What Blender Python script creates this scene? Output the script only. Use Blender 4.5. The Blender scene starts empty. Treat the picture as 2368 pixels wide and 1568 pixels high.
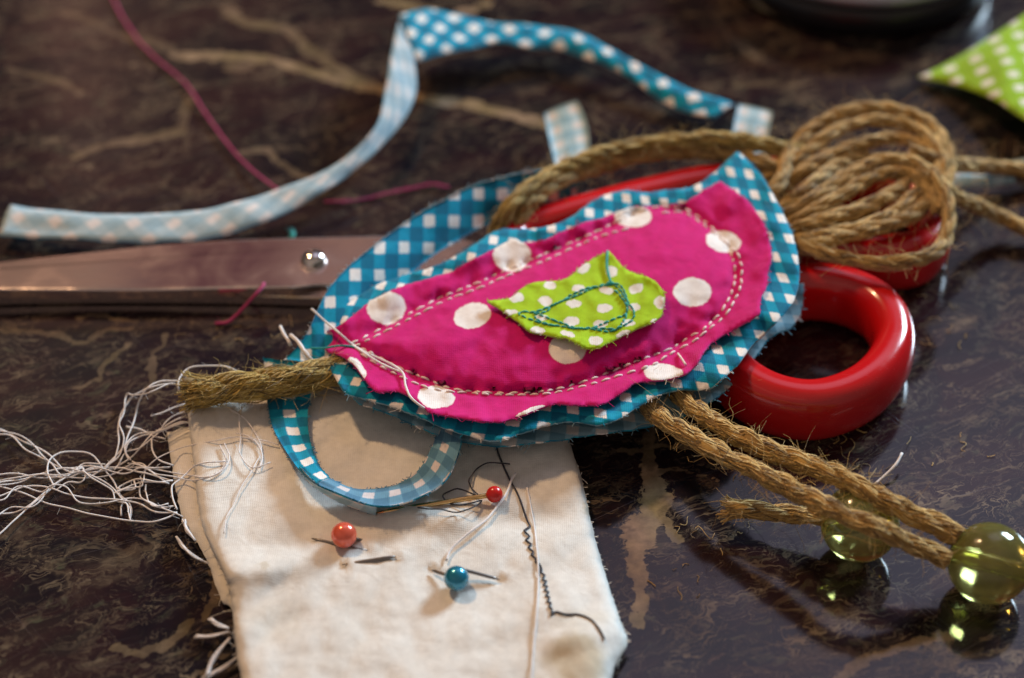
import bpy, math, random
import numpy as np
from mathutils import Vector, noise
from mathutils.geometry import delaunay_2d_cdt

# ----------------------------------------------------------------------------------------------
# units: everything below is written in centimetres, meshes are scaled to metres when linked
# ----------------------------------------------------------------------------------------------
S = 0.01
scene = bpy.context.scene
col = scene.collection
R_ = math.radians

# ---- camera ---------------------------------------------------------------------------------
PITCH, DIST, HFOV = R_(40), 38.0, R_(27)
TW = math.tan(HFOV / 2)
CAM = np.array([0, -DIST * math.cos(PITCH), DIST * math.sin(PITCH)])
FW = np.array([0, math.cos(PITCH), -math.sin(PITCH)])
UP = np.array([0, math.sin(PITCH), math.cos(PITCH)])
RT = np.array([1.0, 0, 0])
W0, H0 = 2367.0, 1568.0


def P(px, py, z=0.0):
    """measured photo position (on a 2367 x 1568 print) at height z cm -> place in the world, cm"""
    u = (px - W0 / 2) / (W0 / 2) * TW
    v = -(py - H0 / 2) / (W0 / 2) * TW
    r = FW + u * RT + v * UP
    t = (CAM[2] - z) / -r[2]
    return CAM + t * r


def nz(x, y, z=0.0, f=1.0):
    return noise.noise(Vector((x * f, y * f, z)))


# ---- outlines and splines -----------------------------------------------------------------------
def catmull(pts, step, closed=False):
    pts = [np.array(p, float) for p in pts]
    n = len(pts)
    out = []
    rng = range(n) if closed else range(n - 1)
    for i in rng:
        p1, p2 = pts[i], pts[(i + 1) % n]
        p0 = pts[(i - 1) % n] if (closed or i > 0) else 2 * p1 - p2
        p3 = pts[(i + 2) % n] if (closed or i + 2 < n) else 2 * p2 - p1
        L = np.linalg.norm(p2 - p1)
        k = max(1, int(round(L / step)))
        d = max(L, 1e-6) ** .5
        d0 = max(np.linalg.norm(p1 - p0), 1e-6) ** .5
        d2 = max(np.linalg.norm(p3 - p2), 1e-6) ** .5
        m1 = (p2 - p1) + d * ((p1 - p0) / d0 - (p2 - p0) / (d0 + d))
        m2 = (p2 - p1) + d * ((p3 - p2) / d2 - (p3 - p1) / (d + d2))
        for j in range(k):
            t = j / k
            h = (2 * t ** 3 - 3 * t ** 2 + 1) * p1 + (t ** 3 - 2 * t ** 2 + t) * m1 + (-2 * t ** 3 + 3 * t ** 2) * p2 + (t ** 3 - t ** 2) * m2
            out.append(h)
    if not closed:
        out.append(pts[-1])
    return np.array(out)


def outline(pts, step=7):
    """closed outline; a point with a third entry is a sharp corner"""
    pts = list(pts)
    cs = [i for i, p in enumerate(pts) if len(p) > 2]
    if not cs:
        return catmull([p[:2] for p in pts], step, True)
    pts = pts[cs[0]:] + pts[:cs[0]]
    cs = [i for i, p in enumerate(pts) if len(p) > 2] + [len(pts)]
    out = []
    for a, b in zip(cs[:-1], cs[1:]):
        seg = [pts[i % len(pts)][:2] for i in range(a, b + 1)]
        out.append(catmull(seg, step)[:-1])
    return np.concatenate(out)


def inside(poly, q):
    x, y = q[:, 0], q[:, 1]
    c = np.zeros(len(q), bool)
    j = len(poly) - 1
    for i in range(len(poly)):
        xi, yi = poly[i]
        xj, yj = poly[j]
        if yi != yj:
            m = ((yi > y) != (yj > y)) & (x < (xj - xi) * (y - yi) / (yj - yi) + xi)
            c ^= m
        j = i
    return c


def segdist(poly, q, closed=True):
    d = np.full(len(q), 1e9)
    n = len(poly)
    for i in range(n if closed else n - 1):
        a, b = poly[i], poly[(i + 1) % n]
        ab = b - a
        t = np.clip(((q - a) @ ab) / max(ab @ ab, 1e-9), 0, 1)
        d = np.minimum(d, np.linalg.norm(q - a - t[:, None] * ab, axis=1))
    return d


# ---- mesh building ---------------------------------------------------------------------------------
ORIGIN = {}


class MB:
    def __init__(self):
        self.v, self.f, self.m, self.pc, self.tint, self.n = [], [], [], [], [], 0

    def add(self, v, f, m=0, pc=None, tint=0.5):
        v = np.asarray(v, float)
        k = len(v)
        self.v.append(v)
        self.pc.append(np.asarray(pc, float) if pc is not None else v.copy())
        self.tint.append(np.full(k, tint) if np.isscalar(tint) else np.asarray(tint, float))
        for q in f:
            self.f.append([i + self.n for i in q])
        self.m += [m] * len(f) if np.isscalar(m) else list(m)
        self.n += k

    def build(self, name, mats, parent=None, smooth=True, flat_angle=None):
        v = np.concatenate(self.v)
        pc = np.concatenate(self.pc)
        tint = np.concatenate(self.tint)
        org = np.array([(v[:, 0].min() + v[:, 0].max()) / 2, (v[:, 1].min() + v[:, 1].max()) / 2, v[:, 2].min()])
        me = bpy.data.meshes.new(name)
        me.from_pydata(((v - org) * S).tolist(), [], self.f)
        for mt in (mats if isinstance(mats, (list, tuple)) else [mats]):
            me.materials.append(mt)
        me.polygons.foreach_set('material_index', self.m)
        me.polygons.foreach_set('use_smooth', [smooth] * len(self.f))
        a = me.attributes.new('pc', 'FLOAT_VECTOR', 'POINT')
        a.data.foreach_set('vector', pc.astype(np.float32).ravel())
        a = me.attributes.new('tint', 'FLOAT', 'POINT')
        a.data.foreach_set('value', tint.astype(np.float32))
        me.update()
        if flat_angle:
            me.set_sharp_from_angle(angle=R_(flat_angle))
        o = bpy.data.objects.new(name, me)
        col.objects.link(o)
        po = np.zeros(3)
        if parent is not None:
            o.parent = parent
            po = ORIGIN[parent.name]
        o.location = ((org - po) * S).tolist()
        ORIGIN[o.name] = org
        return o


def tag(o, label, cat, group=None, kind=None):
    o['label'] = label
    o['category'] = cat
    if group:
        o['group'] = group
    if kind:
        o['kind'] = kind
    return o


def thing(name, label, cat, loc, group=None):
    o = bpy.data.objects.new(name, None)
    o.empty_display_size = 0.005
    col.objects.link(o)
    o.location = (np.array(loc) * S).tolist()
    ORIGIN[o.name] = np.array(loc, float)
    return tag(o, label, cat, group)


def frames(p):
    t = np.gradient(p, axis=0)
    t /= np.maximum(np.linalg.norm(t, axis=1), 1e-9)[:, None]
    n = np.zeros_like(p)
    ref = np.array([0, 0, 1.0]) if abs(t[0][2]) < .9 else np.array([1.0, 0, 0])
    a = np.cross(t[0], ref)
    a /= np.linalg.norm(a)
    n[0] = a
    for i in range(1, len(p)):
        a = a - (a @ t[i]) * t[i]
        a /= max(np.linalg.norm(a), 1e-9)
        n[i] = a
    return t, n, np.cross(t, n)


def tube(mb, p, r, sides=6, tint=0.5, m=0, cap=True, closed=False):
    p = np.asarray(p, float)
    k = len(p)
    r = np.full(k, r) if np.isscalar(r) else np.asarray(r)
    t, n, b = frames(p)
    a = np.arange(sides) / sides * 2 * math.pi
    ring = p[:, None, :] + r[:, None, None] * (np.cos(a)[None, :, None] * n[:, None, :] + np.sin(a)[None, :, None] * b[:, None, :])
    f = []
    for i in range(k if closed else k - 1):
        i2 = (i + 1) % k
        for j in range(sides):
            j2 = (j + 1) % sides
            f.append((i * sides + j, i * sides + j2, i2 * sides + j2, i2 * sides + j))
    if cap and not closed:
        f.append(tuple(range(sides))[::-1])
        f.append(tuple((k - 1) * sides + j for j in range(sides)))
    ln = np.concatenate([[0], np.cumsum(np.linalg.norm(np.diff(p, axis=0), axis=1))])
    pc = np.stack([np.repeat(ln, sides), np.tile(a, k), np.zeros(k * sides)], 1)
    mb.add(ring.reshape(-1, 3), f, m, pc, tint)


def ball(mb, c, r, seg=32, rings=18, scale=(1, 1, 1), m=0, tint=.5):
    v, f = [], []
    for i in range(rings + 1):
        th = math.pi * i / rings
        for j in range(seg):
            ph = 2 * math.pi * j / seg
            v.append((c[0] + r * scale[0] * math.sin(th) * math.cos(ph), c[1] + r * scale[1] * math.sin(th) * math.sin(ph), c[2] + r * scale[2] * math.cos(th)))
    for i in range(rings):
        for j in range(seg):
            j2 = (j + 1) % seg
            q = (i * seg + j, (i + 1) * seg + j, (i + 1) * seg + j2, i * seg + j2)
            if i == 0:
                q = (i * seg + j, (i + 1) * seg + j, (i + 1) * seg + j2)
            elif i == rings - 1:
                q = (i * seg + j, (i + 1) * seg + j, i * seg + j2)
            f.append(q)
    mb.add(v, f, m, None, tint)


def sheet(out, hfun, step=14, thick=0.03, pcfun=None, jit=0.0, rnd=None, fray=0, frlen=.1, base=None):
    """a piece of cloth cut along an outline, lifted by hfun, with real thickness; face 0 = right side, face 1 = reverse"""
    rnd = rnd or random.Random(3)
    out = np.array(out, float)
    if jit:
        for i in range(len(out)):
            out[i] += np.array([nz(out[i][0], out[i][1], 3, .09), nz(out[i][0], out[i][1], 7, .09)]) * jit
    lo, hi = out.min(0), out.max(0)
    g = []
    y, row = lo[1], 0
    while y < hi[1]:
        x = lo[0] + (row % 2) * step / 2
        while x < hi[0]:
            g.append((x + rnd.uniform(-.12, .12) * step, y + rnd.uniform(-.12, .12) * step))
            x += step
        y += step * .866
        row += 1
    g = np.array(g)
    g = g[inside(out, g)]
    g = g[segdist(out, g) > step * .5]
    n = len(out)
    pts = [Vector(p) for p in out.tolist()] + [Vector(p) for p in g.tolist()]
    r = delaunay_2d_cdt(pts, [(i, (i + 1) % n) for i in range(n)], [list(range(n))], 1, 1e-6)
    q = np.array([(v.x, v.y) for v in r[0]])
    h = hfun(q)
    v = np.array([P(a, b, c) for (a, b), c in zip(q, h)])
    fs = []
    for t in r[2]:
        t = list(t)
        a, b, c = v[t[0]], v[t[1]], v[t[2]]
        if np.cross(b[:2] - a[:2], c[:2] - a[:2]) < 0:
            t = t[::-1]
        fs.append(t)
    nm = np.zeros_like(v)
    for t in fs:
        fn = np.cross(v[t[1]] - v[t[0]], v[t[2]] - v[t[0]])
        for i in t:
            nm[i] += fn
    nm /= np.maximum(np.linalg.norm(nm, axis=1), 1e-12)[:, None]
    pc = pcfun(q) if pcfun else np.stack([v[:, 0], v[:, 1], np.zeros(len(v))], 1)
    mb = MB()
    k = len(v)
    cnt = {}
    for t in fs:
        for a, b in ((t[0], t[1]), (t[1], t[2]), (t[2], t[0])):
            cnt[(a, b)] = 1
    bd = [(a, b) for (a, b) in cnt if (b, a) not in cnt]
    faces = fs + [[i + k for i in t[::-1]] for t in fs] + [[b, a, a + k, b + k] for a, b in bd]
    mats = [0] * len(fs) + [1] * len(fs) + [1] * len(bd)
    mb.add(np.concatenate([v, v - nm * thick]), faces, mats, np.concatenate([pc, pc]))
    if fray:
        bdv = [(v[a], v[b], pc[a]) for a, b in bd]
        for _ in range(fray):
            a, b, c = rnd.choice(bdv)
            e = b - a
            e /= max(np.linalg.norm(e), 1e-9)
            o = np.cross(e, [0, 0, 1.0])
            L = frlen * rnd.uniform(.3, 1.4) * (1 if rnd.random() < .9 else 2)
            d = o * rnd.uniform(.3, 1) + e * rnd.uniform(-.9, .9) + np.array([0, 0, rnd.uniform(-.5, .25)])
            bend = np.array([rnd.uniform(-.4, .4) for _ in range(3)])
            s = np.linspace(0, 1, 5)[:, None]
            p = a + (b - a) * rnd.random() + d * L * s + bend * L * s * s
            m0 = mb.n
            tube(mb, p, .007 * rnd.uniform(.7, 1.2), 3, m=rnd.choice([0, 0, 1]), cap=False)
            mb.pc[-1][:] = c
    return mb, v, q


def ribbon(mb, A, B, step=10, nw=7, thick=.025, front=0, back=1, bow=0.0, uo=0.0, vo=0.0, wob=0.0):
    """strip of cloth between two measured edges A and B of (px, py, z)"""
    n = 60
    def res(L):
        L3 = catmull([P(*p) for p in L], .1)
        s = np.concatenate([[0], np.cumsum(np.linalg.norm(np.diff(L3, axis=0), axis=1))])
        t = np.linspace(0, s[-1], n)
        return np.stack([np.interp(t, s, L3[:, i]) for i in range(3)], 1)
    n = max(20, int(sum(np.linalg.norm(np.array(a[:2]) - np.array(b[:2])) for a, b in zip(A[:-1], A[1:])) / step))
    a, b = res(A), res(B)
    mid = (a + b) / 2
    ln = np.concatenate([[0], np.cumsum(np.linalg.norm(np.diff(mid, axis=0), axis=1))])
    t = np.gradient(mid, axis=0)
    t /= np.linalg.norm(t, axis=1)[:, None]
    w = b - a
    nrm = np.cross(t, w)
    nrm /= np.maximum(np.linalg.norm(nrm, axis=1), 1e-9)[:, None]
    tc = CAM - mid[len(mid) // 2]
    sgn = 1 if (nrm[len(mid) // 2] @ tc) > 0 else -1
    nrm *= sgn
    v, pc = [], []
    for i in range(n):
        wl = np.linalg.norm(w[i])
        for j in range(nw):
            s = j / (nw - 1)
            q = a[i] + w[i] * s + nrm[i] * bow * 4 * s * (1 - s)
            q = q + nrm[i] * wob * nz(q[0], q[1], s * 2, 1.3)
            v.append(q)
            pc.append((ln[i] + uo, (s - .5) * wl + vo, 0))
    v = np.array(v)
    pc = np.array(pc)
    nn = np.repeat(nrm, nw, 0)
    k = len(v)
    f, m = [], []
    for i in range(n - 1):
        for j in range(nw - 1):
            q = [i * nw + j, i * nw + j + 1, (i + 1) * nw + j + 1, (i + 1) * nw + j]
            if sgn > 0:
                q = q[::-1]
            # orientation: front faces the +nrm side
            e = np.cross(v[q[1]] - v[q[0]], v[q[2]] - v[q[0]])
            if e @ nrm[i] < 0:
                q = q[::-1]
            f.append(q)
            m.append(front)
            f.append([x + k for x in q[::-1]])
            m.append(back)
    rim = [i * nw for i in range(n)] + [(n - 1) * nw + j for j in range(1, nw)] + [i * nw + nw - 1 for i in range(n - 2, -1, -1)] + [j for j in range(nw - 2, 0, -1)]
    for x, y in zip(rim, rim[1:] + rim[:1]):
        f.append([x, y, y + k, x + k])
        m.append(back)
    mb.add(np.concatenate([v, v - nn * thick]), f, m, np.concatenate([pc, pc]))
    return v, n, nw


def edge_fray(mb, v, n, nw, count, rnd, L0=.08, sides=(0, 1)):
    for _ in range(count):
        i = rnd.randrange(n - 1)
        j = 0 if rnd.choice(sides) == 0 else nw - 1
        jn = 1 if j == 0 else nw - 2
        a = v[i * nw + j]
        o = a - v[i * nw + jn]
        o /= max(np.linalg.norm(o), 1e-9)
        e = v[(i + 1) * nw + j] - a
        e /= max(np.linalg.norm(e), 1e-9)
        L = L0 * rnd.uniform(.3, 1.5)
        s = np.linspace(0, 1, 4)[:, None]
        p = a + (o * rnd.uniform(.4, 1) + e * rnd.uniform(-.9, .9)) * L * s + np.array([0, 0, rnd.uniform(-.4, .4)]) * L * s * s
        tube(mb, p, .007, 3, m=rnd.choice([0, 1]), cap=False)


# ---- materials -------------------------------------------------------------------------------------
def srgb(r, g, b):
    f = lambda c: c / 12.92 if c <= .04045 else ((c + .055) / 1.055) ** 2.4
    return (f(r / 255), f(g / 255), f(b / 255), 1)


class M:
    def __init__(self, name):
        self.mat = bpy.data.materials.new(name)
        self.mat.use_nodes = True
        self.t = self.mat.node_tree
        self.t.nodes.clear()
        self.out = self.t.nodes.new('ShaderNodeOutputMaterial')
        self.b = self.t.nodes.new('ShaderNodeBsdfPrincipled')
        self.t.links.new(self.b.outputs[0], self.out.inputs[0])

    def n(self, typ, **kw):
        x = self.t.nodes.new(typ)
        for k, v in kw.items():
            setattr(x, k, v)
        return x

    def l(self, a, b):
        self.t.links.new(a, b)

    def set(self, **kw):
        for k, v in kw.items():
            self.b.inputs[k.replace('_', ' ')].default_value = v

    def math(self, op, a, b=None, c=None, clamp=False):
        x = self.n('ShaderNodeMath', operation=op, use_clamp=clamp)
        for i, q in enumerate((a, b, c)):
            if q is None:
                continue
            if isinstance(q, (int, float)):
                x.inputs[i].default_value = q
            else:
                self.l(q, x.inputs[i])
        return x.outputs[0]

    def vmath(self, op, a, b=None):
        x = self.n('ShaderNodeVectorMath', operation=op)
        for i, q in enumerate((a, b)):
            if q is None:
                continue
            if isinstance(q, (tuple, list)):
                x.inputs[i].default_value = q
            else:
                self.l(q, x.inputs[i])
        return x.outputs['Value'] if op in ('LENGTH', 'DOT_PRODUCT') else x.outputs[0]

    def attr(self, name):
        return self.n('ShaderNodeAttribute', attribute_name=name)

    def noise(self, vec, scale, detail=3, rough=.55, dist=0.0):
        x = self.n('ShaderNodeTexNoise')
        x.inputs['Scale'].default_value = scale
        x.inputs['Detail'].default_value = detail
        x.inputs['Roughness'].default_value = rough
        x.inputs['Distortion'].default_value = dist
        self.l(vec, x.inputs['Vector'])
        return x

    def ramp(self, fac, stops, interp='LINEAR'):
        x = self.n('ShaderNodeValToRGB')
        x.color_ramp.interpolation = interp
        e = x.color_ramp.elements
        while len(e) > len(stops):
            e.remove(e[-1])
        while len(e) < len(stops):
            e.new(1)
        for q, (p, c) in zip(e, stops):
            q.position = p
            q.color = c if len(c) == 4 else (*c, 1)
        self.l(fac, x.inputs[0])
        return x.outputs[0]

    def mix(self, fac, a, b, blend='MIX'):
        x = self.n('ShaderNodeMix', data_type='RGBA', blend_type=blend)
        for i, q in ((0, fac), (6, a), (7, b)):
            if isinstance(q, (int, float)):
                x.inputs[i].default_value = q
            elif isinstance(q, tuple):
                x.inputs[i].default_value = q
            else:
                self.l(q, x.inputs[i])
        return x.outputs[2]

    def mapping(self, vec, loc=(0, 0, 0), rot=(0, 0, 0), scale=(1, 1, 1), typ='POINT'):
        x = self.n('ShaderNodeMapping', vector_type=typ)
        x.inputs['Location'].default_value = loc
        x.inputs['Rotation'].default_value = rot
        x.inputs['Scale'].default_value = scale
        self.l(vec, x.inputs['Vector'])
        return x.outputs[0]

    def bump(self, h, strength=.3, dist=.0002, prev=None):
        x = self.n('ShaderNodeBump')
        x.inputs['Strength'].default_value = strength
        x.inputs['Distance'].default_value = dist
        self.l(h, x.inputs['Height'])
        if prev is not None:
            self.l(prev, x.inputs['Normal'])
        return x.outputs[0]


def weave(m, strength=.3, f=30.0):
    """plain weave from the object's own coordinates"""
    tc = m.n('ShaderNodeTexCoord').outputs['Object']
    wob = m.noise(tc, 120, 2).outputs['Color']
    v = m.vmath('ADD', tc, m.vmath('MULTIPLY', wob, (.0004, .0004, .0004)))
    hs = []
    for ax in (0, 1):
        w = m.n('ShaderNodeTexWave', wave_type='BANDS', bands_direction='XY'[ax])
        w.inputs['Scale'].default_value = f * 100 * .314
        w.inputs['Distortion'].default_value = 1.0
        w.inputs['Detail'].default_value = 1
        w.inputs['Detail Scale'].default_value = .5
        m.l(v, w.inputs['Vector'])
        hs.append(w.outputs['Fac'])
    h = m.math('MAXIMUM', hs[0], hs[1])
    fz = m.noise(tc, 2600, 2).outputs['Fac']
    h = m.math('ADD', h, m.math('MULTIPLY', fz, .8))
    crease = m.noise(tc, 260, 3, .5, .6).outputs['Fac']
    nb = m.bump(crease, .35, .0006)
    return h, m.bump(h, strength, .00012, nb)


def cloth_finish(m, color, h, nrm, rough=.9, sheen=.08):
    tc = m.n('ShaderNodeTexCoord').outputs['Object']
    v = m.noise(tc, 700, 3).outputs['Fac']
    k = m.math('MULTIPLY_ADD', v, .32, .84)
    k = m.math('MULTIPLY', k, m.math('MULTIPLY_ADD', h, .09, .93))
    c = m.vmath('MULTIPLY', color, None)
    m.l(k, c.node.inputs[1])
    m.l(c, m.b.inputs['Base Color'])
    m.l(nrm, m.b.inputs['Normal'])
    m.set(Roughness=rough, Sheen_Weight=sheen, Sheen_Roughness=.5, Specular_IOR_Level=.2)


def gingham(name, white, mid, dark, p=.43, rot=0.0, loc=(0, 0, 0), warp=.05, skew=None, duty=.45, soft=.055, faded=0.0):
    m = M(name)
    h, nrm = weave(m)
    pc = m.attr('pc').outputs['Vector']
    wv = m.noise(pc, 1.3 / max(p, .01) * .43, 2).outputs['Color']
    pc2 = m.vmath('ADD', pc, m.vmath('MULTIPLY', m.vmath('SUBTRACT', wv, (.5, .5, .5)), (warp, warp, 0)))
    fz = m.noise(pc, 40 / max(p, .01) * .43, 2).outputs['Color']
    pc2 = m.vmath('ADD', pc2, m.vmath('MULTIPLY', m.vmath('SUBTRACT', fz, (.5, .5, .5)), (.10 * p, .10 * p, 0)))
    mp = m.mapping(pc2, loc, (0, 0, rot), (1 / p, 1 / p, 1))
    sp = m.n('ShaderNodeSeparateXYZ')
    m.l(mp, sp.inputs[0])
    ab = []
    for i in (0, 1):
        fr = m.math('FRACT', sp.outputs[i])
        tri = m.math('ABSOLUTE', m.math('SUBTRACT', fr, .5))     # 0 .. .5
        mr = m.n('ShaderNodeMapRange', interpolation_type='SMOOTHSTEP')
        mr.inputs['From Min'].default_value = .5 * duty - soft
        mr.inputs['From Max'].default_value = .5 * duty + soft
        m.l(tri, mr.inputs['Value'])
        ab.append(mr.outputs[0])
    s = m.math('MULTIPLY', m.math('ADD', ab[0], ab[1]), .5)
    c = m.ramp(s, [(0, white), (.06, white), (.34, mid), (.62, mid), (.9, dark)])
    cloth_finish(m, c, h, nrm)
    return m.mat


def dotted(name, ground, white, dots, ground2=None, edge=.08):
    """printed cloth with irregular white spots; dots = (x, y, rx, ry, rot) in the cloth's own pattern coordinates"""
    m = M(name)
    h, nrm = weave(m)
    pc = m.attr('pc').outputs['Vector']
    wv = m.noise(pc, 6, 2).outputs['Color']
    v = m.vmath('ADD', pc, m.vmath('MULTIPLY', m.vmath('SUBTRACT', wv, (.5, .5, .5)), (.10, .10, 0)))
    fz = m.noise(pc, 45, 2).outputs['Color']
    v = m.vmath('ADD', v, m.vmath('MULTIPLY', m.vmath('SUBTRACT', fz, (.5, .5, .5)), (.03, .03, 0)))
    dmin = None
    for x, y, rx, ry, rt in dots:
        q = m.mapping(v, (x, y, 0), (0, 0, R_(rt)), (rx, ry, 1), 'TEXTURE')
        d = m.vmath('LENGTH', q)
        dmin = d if dmin is None else m.math('MINIMUM', dmin, d)
    mr = m.n('ShaderNodeMapRange', interpolation_type='SMOOTHSTEP')
    mr.inputs['From Min'].default_value = 1 - edge
    mr.inputs['From Max'].default_value = 1 + edge
    mr.inputs['To Min'].default_value = 1
    mr.inputs['To Max'].default_value = 0
    m.l(dmin, mr.inputs['Value'])
    g = ground
    if ground2:
        g = m.mix(m.noise(pc, 3.0, 4).outputs['Fac'], ground, ground2)
    c = m.mix(mr.outputs[0], g, white)
    cloth_finish(m, c, h, nrm)
    return m.mat


def plain_cloth(name, c1, c2, sc=60, rough=.92, wv=.4, stains=()):
    m = M(name)
    h, nrm = weave(m, wv)
    tc = m.n('ShaderNodeTexCoord').outputs['Object']
    f = m.noise(tc, sc, 4, .6, .3).outputs['Fac']
    c = m.ramp(f, [(.35, c1), (.7, c2)])
    pc = m.attr('pc').outputs['Vector']
    pw = m.vmath('ADD', pc, m.vmath('MULTIPLY', m.vmath('SUBTRACT', m.noise(pc, 2.2, 4).outputs['Color'], (.5, .5, .5)), (.7, .7, 0)))
    for px_, py_, r1_, r2_, k_ in stains:
        a_ = P(px_, py_, .35)
        d_ = m.vmath('LENGTH', m.mapping(pw, (a_[0], a_[1], .35), (0, 0, .3), (r1_, r2_, 5), 'TEXTURE'))
        c = m.mix(m.ramp(d_, [(.55, (k_, k_, k_, 1)), (1.0, (0, 0, 0, 1))]), c, (.40, .29, .12, 1))
    cloth_finish(m, c, h, nrm, rough)
    return m.mat


def simple(name, c, rough=.5, metal=0, **kw):
    m = M(name)
    m.set(Base_Color=c, Roughness=rough, Metallic=metal, **kw)
    return m.mat


def fibre(name, stops, rough=.85, sheen=.3):
    m = M(name)
    t = m.attr('tint').outputs['Fac']
    tc = m.n('ShaderNodeTexCoord').outputs['Object']
    f = m.noise(tc, 500, 3).outputs['Fac']
    k = m.math('ADD', m.math('MULTIPLY', t, .75), m.math('MULTIPLY', f, .3))
    m.l(m.ramp(k, stops), m.b.inputs['Base Color'])
    m.l(m.bump(m.noise(tc, 3500, 3).outputs['Fac'], .5, .0002), m.b.inputs['Normal'])
    m.set(Roughness=rough, Specular_IOR_Level=.3, Sheen_Weight=sheen)
    return m.mat


WHITE = (.80, .75, .70, 1)
TEAL = (.002, .265, .41, 1)
TEALD = (.002, .140, .245, 1)

m_gingham = gingham('gingham_print', WHITE, TEAL, TEALD, .47)
m_gingham_bias = gingham('gingham_print_bias', WHITE, TEAL, TEALD, .53, R_(45), (.2, .1, 0))
m_gingham_bias_rev = gingham('gingham_reverse_bias', (.64, .61, .60, 1), (.38, .49, .54, 1), (.29, .42, .49, 1), .53, R_(45), (.2, .1, 0))
m_gingham_body = gingham('gingham_print_body', WHITE, TEAL, TEALD, 1.0, 0, (.1, .25, 0), .16, soft=.06, duty=.45)
m_gingham_rev = gingham('gingham_reverse', (.70, .69, .68, 1), (.40, .58, .66, 1), (.27, .46, .56, 1), .43)
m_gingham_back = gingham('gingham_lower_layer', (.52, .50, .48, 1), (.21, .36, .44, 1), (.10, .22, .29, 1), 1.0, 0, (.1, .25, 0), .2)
m_gingham_rev2 = gingham('gingham_loop_reverse', (.60, .55, .55, 1), (.12, .27, .38, 1), (.07, .18, .28, 1), .43)
m_cotton = plain_cloth('cotton_calico', (.66, .635, .585, 1), (.735, .715, .67, 1), 45, wv=.3, stains=((1335, 1535, .55, .55, .55), (1375, 1168, .16, .2, .35), (615, 1330, .12, .12, .3), (1340, 1450, .5, .3, .18), (640, 1440, .5, .6, .12), (470, 960, .3, .5, .2)))
m_cotton_rev = plain_cloth('cotton_calico_reverse', (.64, .60, .53, 1), (.74, .71, .66, 1), 55, wv=.3)

PINK_DOTS = [(893, 711, 45, 39, 0), (1183, 590, 43, 39, 0), (1092, 730, 43, 29, -15), (1464, 501, 43, 25, 0), (1672, 559, 40, 25, 10), (1601, 675, 44, 33, 0),
             (1312, 806, 43, 36, 0), (1008, 918, 43, 26, 4), (1533, 862, 46, 20, 4), (824, 852, 17, 30, -35), (1228, 952, 36, 9, -22)]
m_pink = dotted('pink_spot_print', (.49, .002, .130, 1), (.78, .73, .69, 1), [(x / 100, y / 100, a / 100, b / 100, r) for x, y, a, b, r in PINK_DOTS], (.60, .005, .175, 1), .05)
GZ = lambda x, y: (1098 + x / 5.122, 549 + y / 5.122)
GREEN_DOTS = []
for x, y, a, b, r in [(1285, 370, 84, 48, -32), (1620, 405, 74, 66, 25), (885, 570, 80, 46, 0), (485, 705, 92, 60, 0), (835, 755, 82, 60, 10), (1225, 608, 82, 46, 0), (1555, 630, 82, 40, 8),
                      (1905, 605, 92, 54, -22), (430, 882, 82, 30, 8), (1175, 785, 92, 45, 0), (1530, 840, 94, 50, 0), (1885, 825, 72, 50, 0), (2190, 770, 66, 80, 0), (790, 945, 76, 40, 0),
                      (1140, 995, 90, 56, 0), (1490, 1025, 86, 50, 0), (1815, 1015, 82, 40, 0), (740, 1100, 92, 42, 10), (1095, 1145, 92, 36, 14), (1430, 1220, 82, 52, 0), (1750, 1145, 90, 34, -24), (2110, 990, 46, 22, -24)]:
    gx, gy = GZ(x, y)
    GREEN_DOTS.append((gx / 100, gy / 100, a / 512.2, b / 512.2, r))
m_green = dotted('green_spot_print', (.30, .50, .006, 1), (.74, .70, .64, 1), GREEN_DOTS, (.38, .56, .009, 1), .09)
m_greenrev = plain_cloth('green_reverse', (.30, .45, .08, 1), (.40, .55, .15, 1))
m_pinkrev = plain_cloth('pink_reverse', (.40, .02, .15, 1), (.52, .05, .22, 1))
m_greencheck = gingham('green_check_print', (.70, .70, .62, 1), (.27, .46, .010, 1), (.24, .42, .010, 1), .5, R_(-4), (.2, .1, 0), .02, duty=.46, soft=.06)

m_jute = fibre('jute_fibre', [(.08, (.06, .035, .013, 1)), (.36, (.28, .165, .052, 1)), (.6, (.56, .345, .095, 1)), (.95, (.78, .57, .24, 1))])
m_jute_olive = fibre('jute_fibre_olive', [(.08, (.05, .034, .010, 1)), (.36, (.25, .165, .040, 1)), (.6, (.50, .345, .075, 1)), (.95, (.74, .58, .24, 1))])
m_thread_white = fibre('white_cotton_thread', [(0, (.72, .67, .65, 1)), (1, (.88, .85, .84, 1))])
m_thread_pink = fibre('pink_cotton_thread', [(0, (.35, .01, .10, 1)), (1, (.52, .03, .18, 1))])
m_stitch = fibre('pale_pink_stitch', [(0, (.78, .62, .58, 1)), (1, (.90, .82, .78, 1))])
m_thread_teal = fibre('teal_thread', [(0, (.006, .24, .24, 1)), (1, (.03, .42, .36, 1))])
m_thread_navy = fibre('navy_thread', [(0, (.010, .010, .018, 1)), (1, (.035, .032, .05, 1))])


def metal(name, c, rough=.2, smear=True):
    m = M(name)
    tc = m.n('ShaderNodeTexCoord').outputs['Object']
    st = m.mapping(tc, scale=(60, 900, 200))
    f = m.noise(st, 1, 3).outputs['Fac']
    sm = m.noise(tc, 90, 4, .6, .8).outputs['Fac']
    r = m.math('ADD', m.math('MULTIPLY', m.math('POWER', sm, 2.0), .35 if smear else .1), m.math('MULTIPLY_ADD', f, .08, rough - .12))
    m.l(r, m.b.inputs['Roughness'])
    m.l(m.bump(f, .02, .0001), m.b.inputs['Normal'])
    m.set(Base_Color=c, Metallic=1)
    return m.mat


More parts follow.
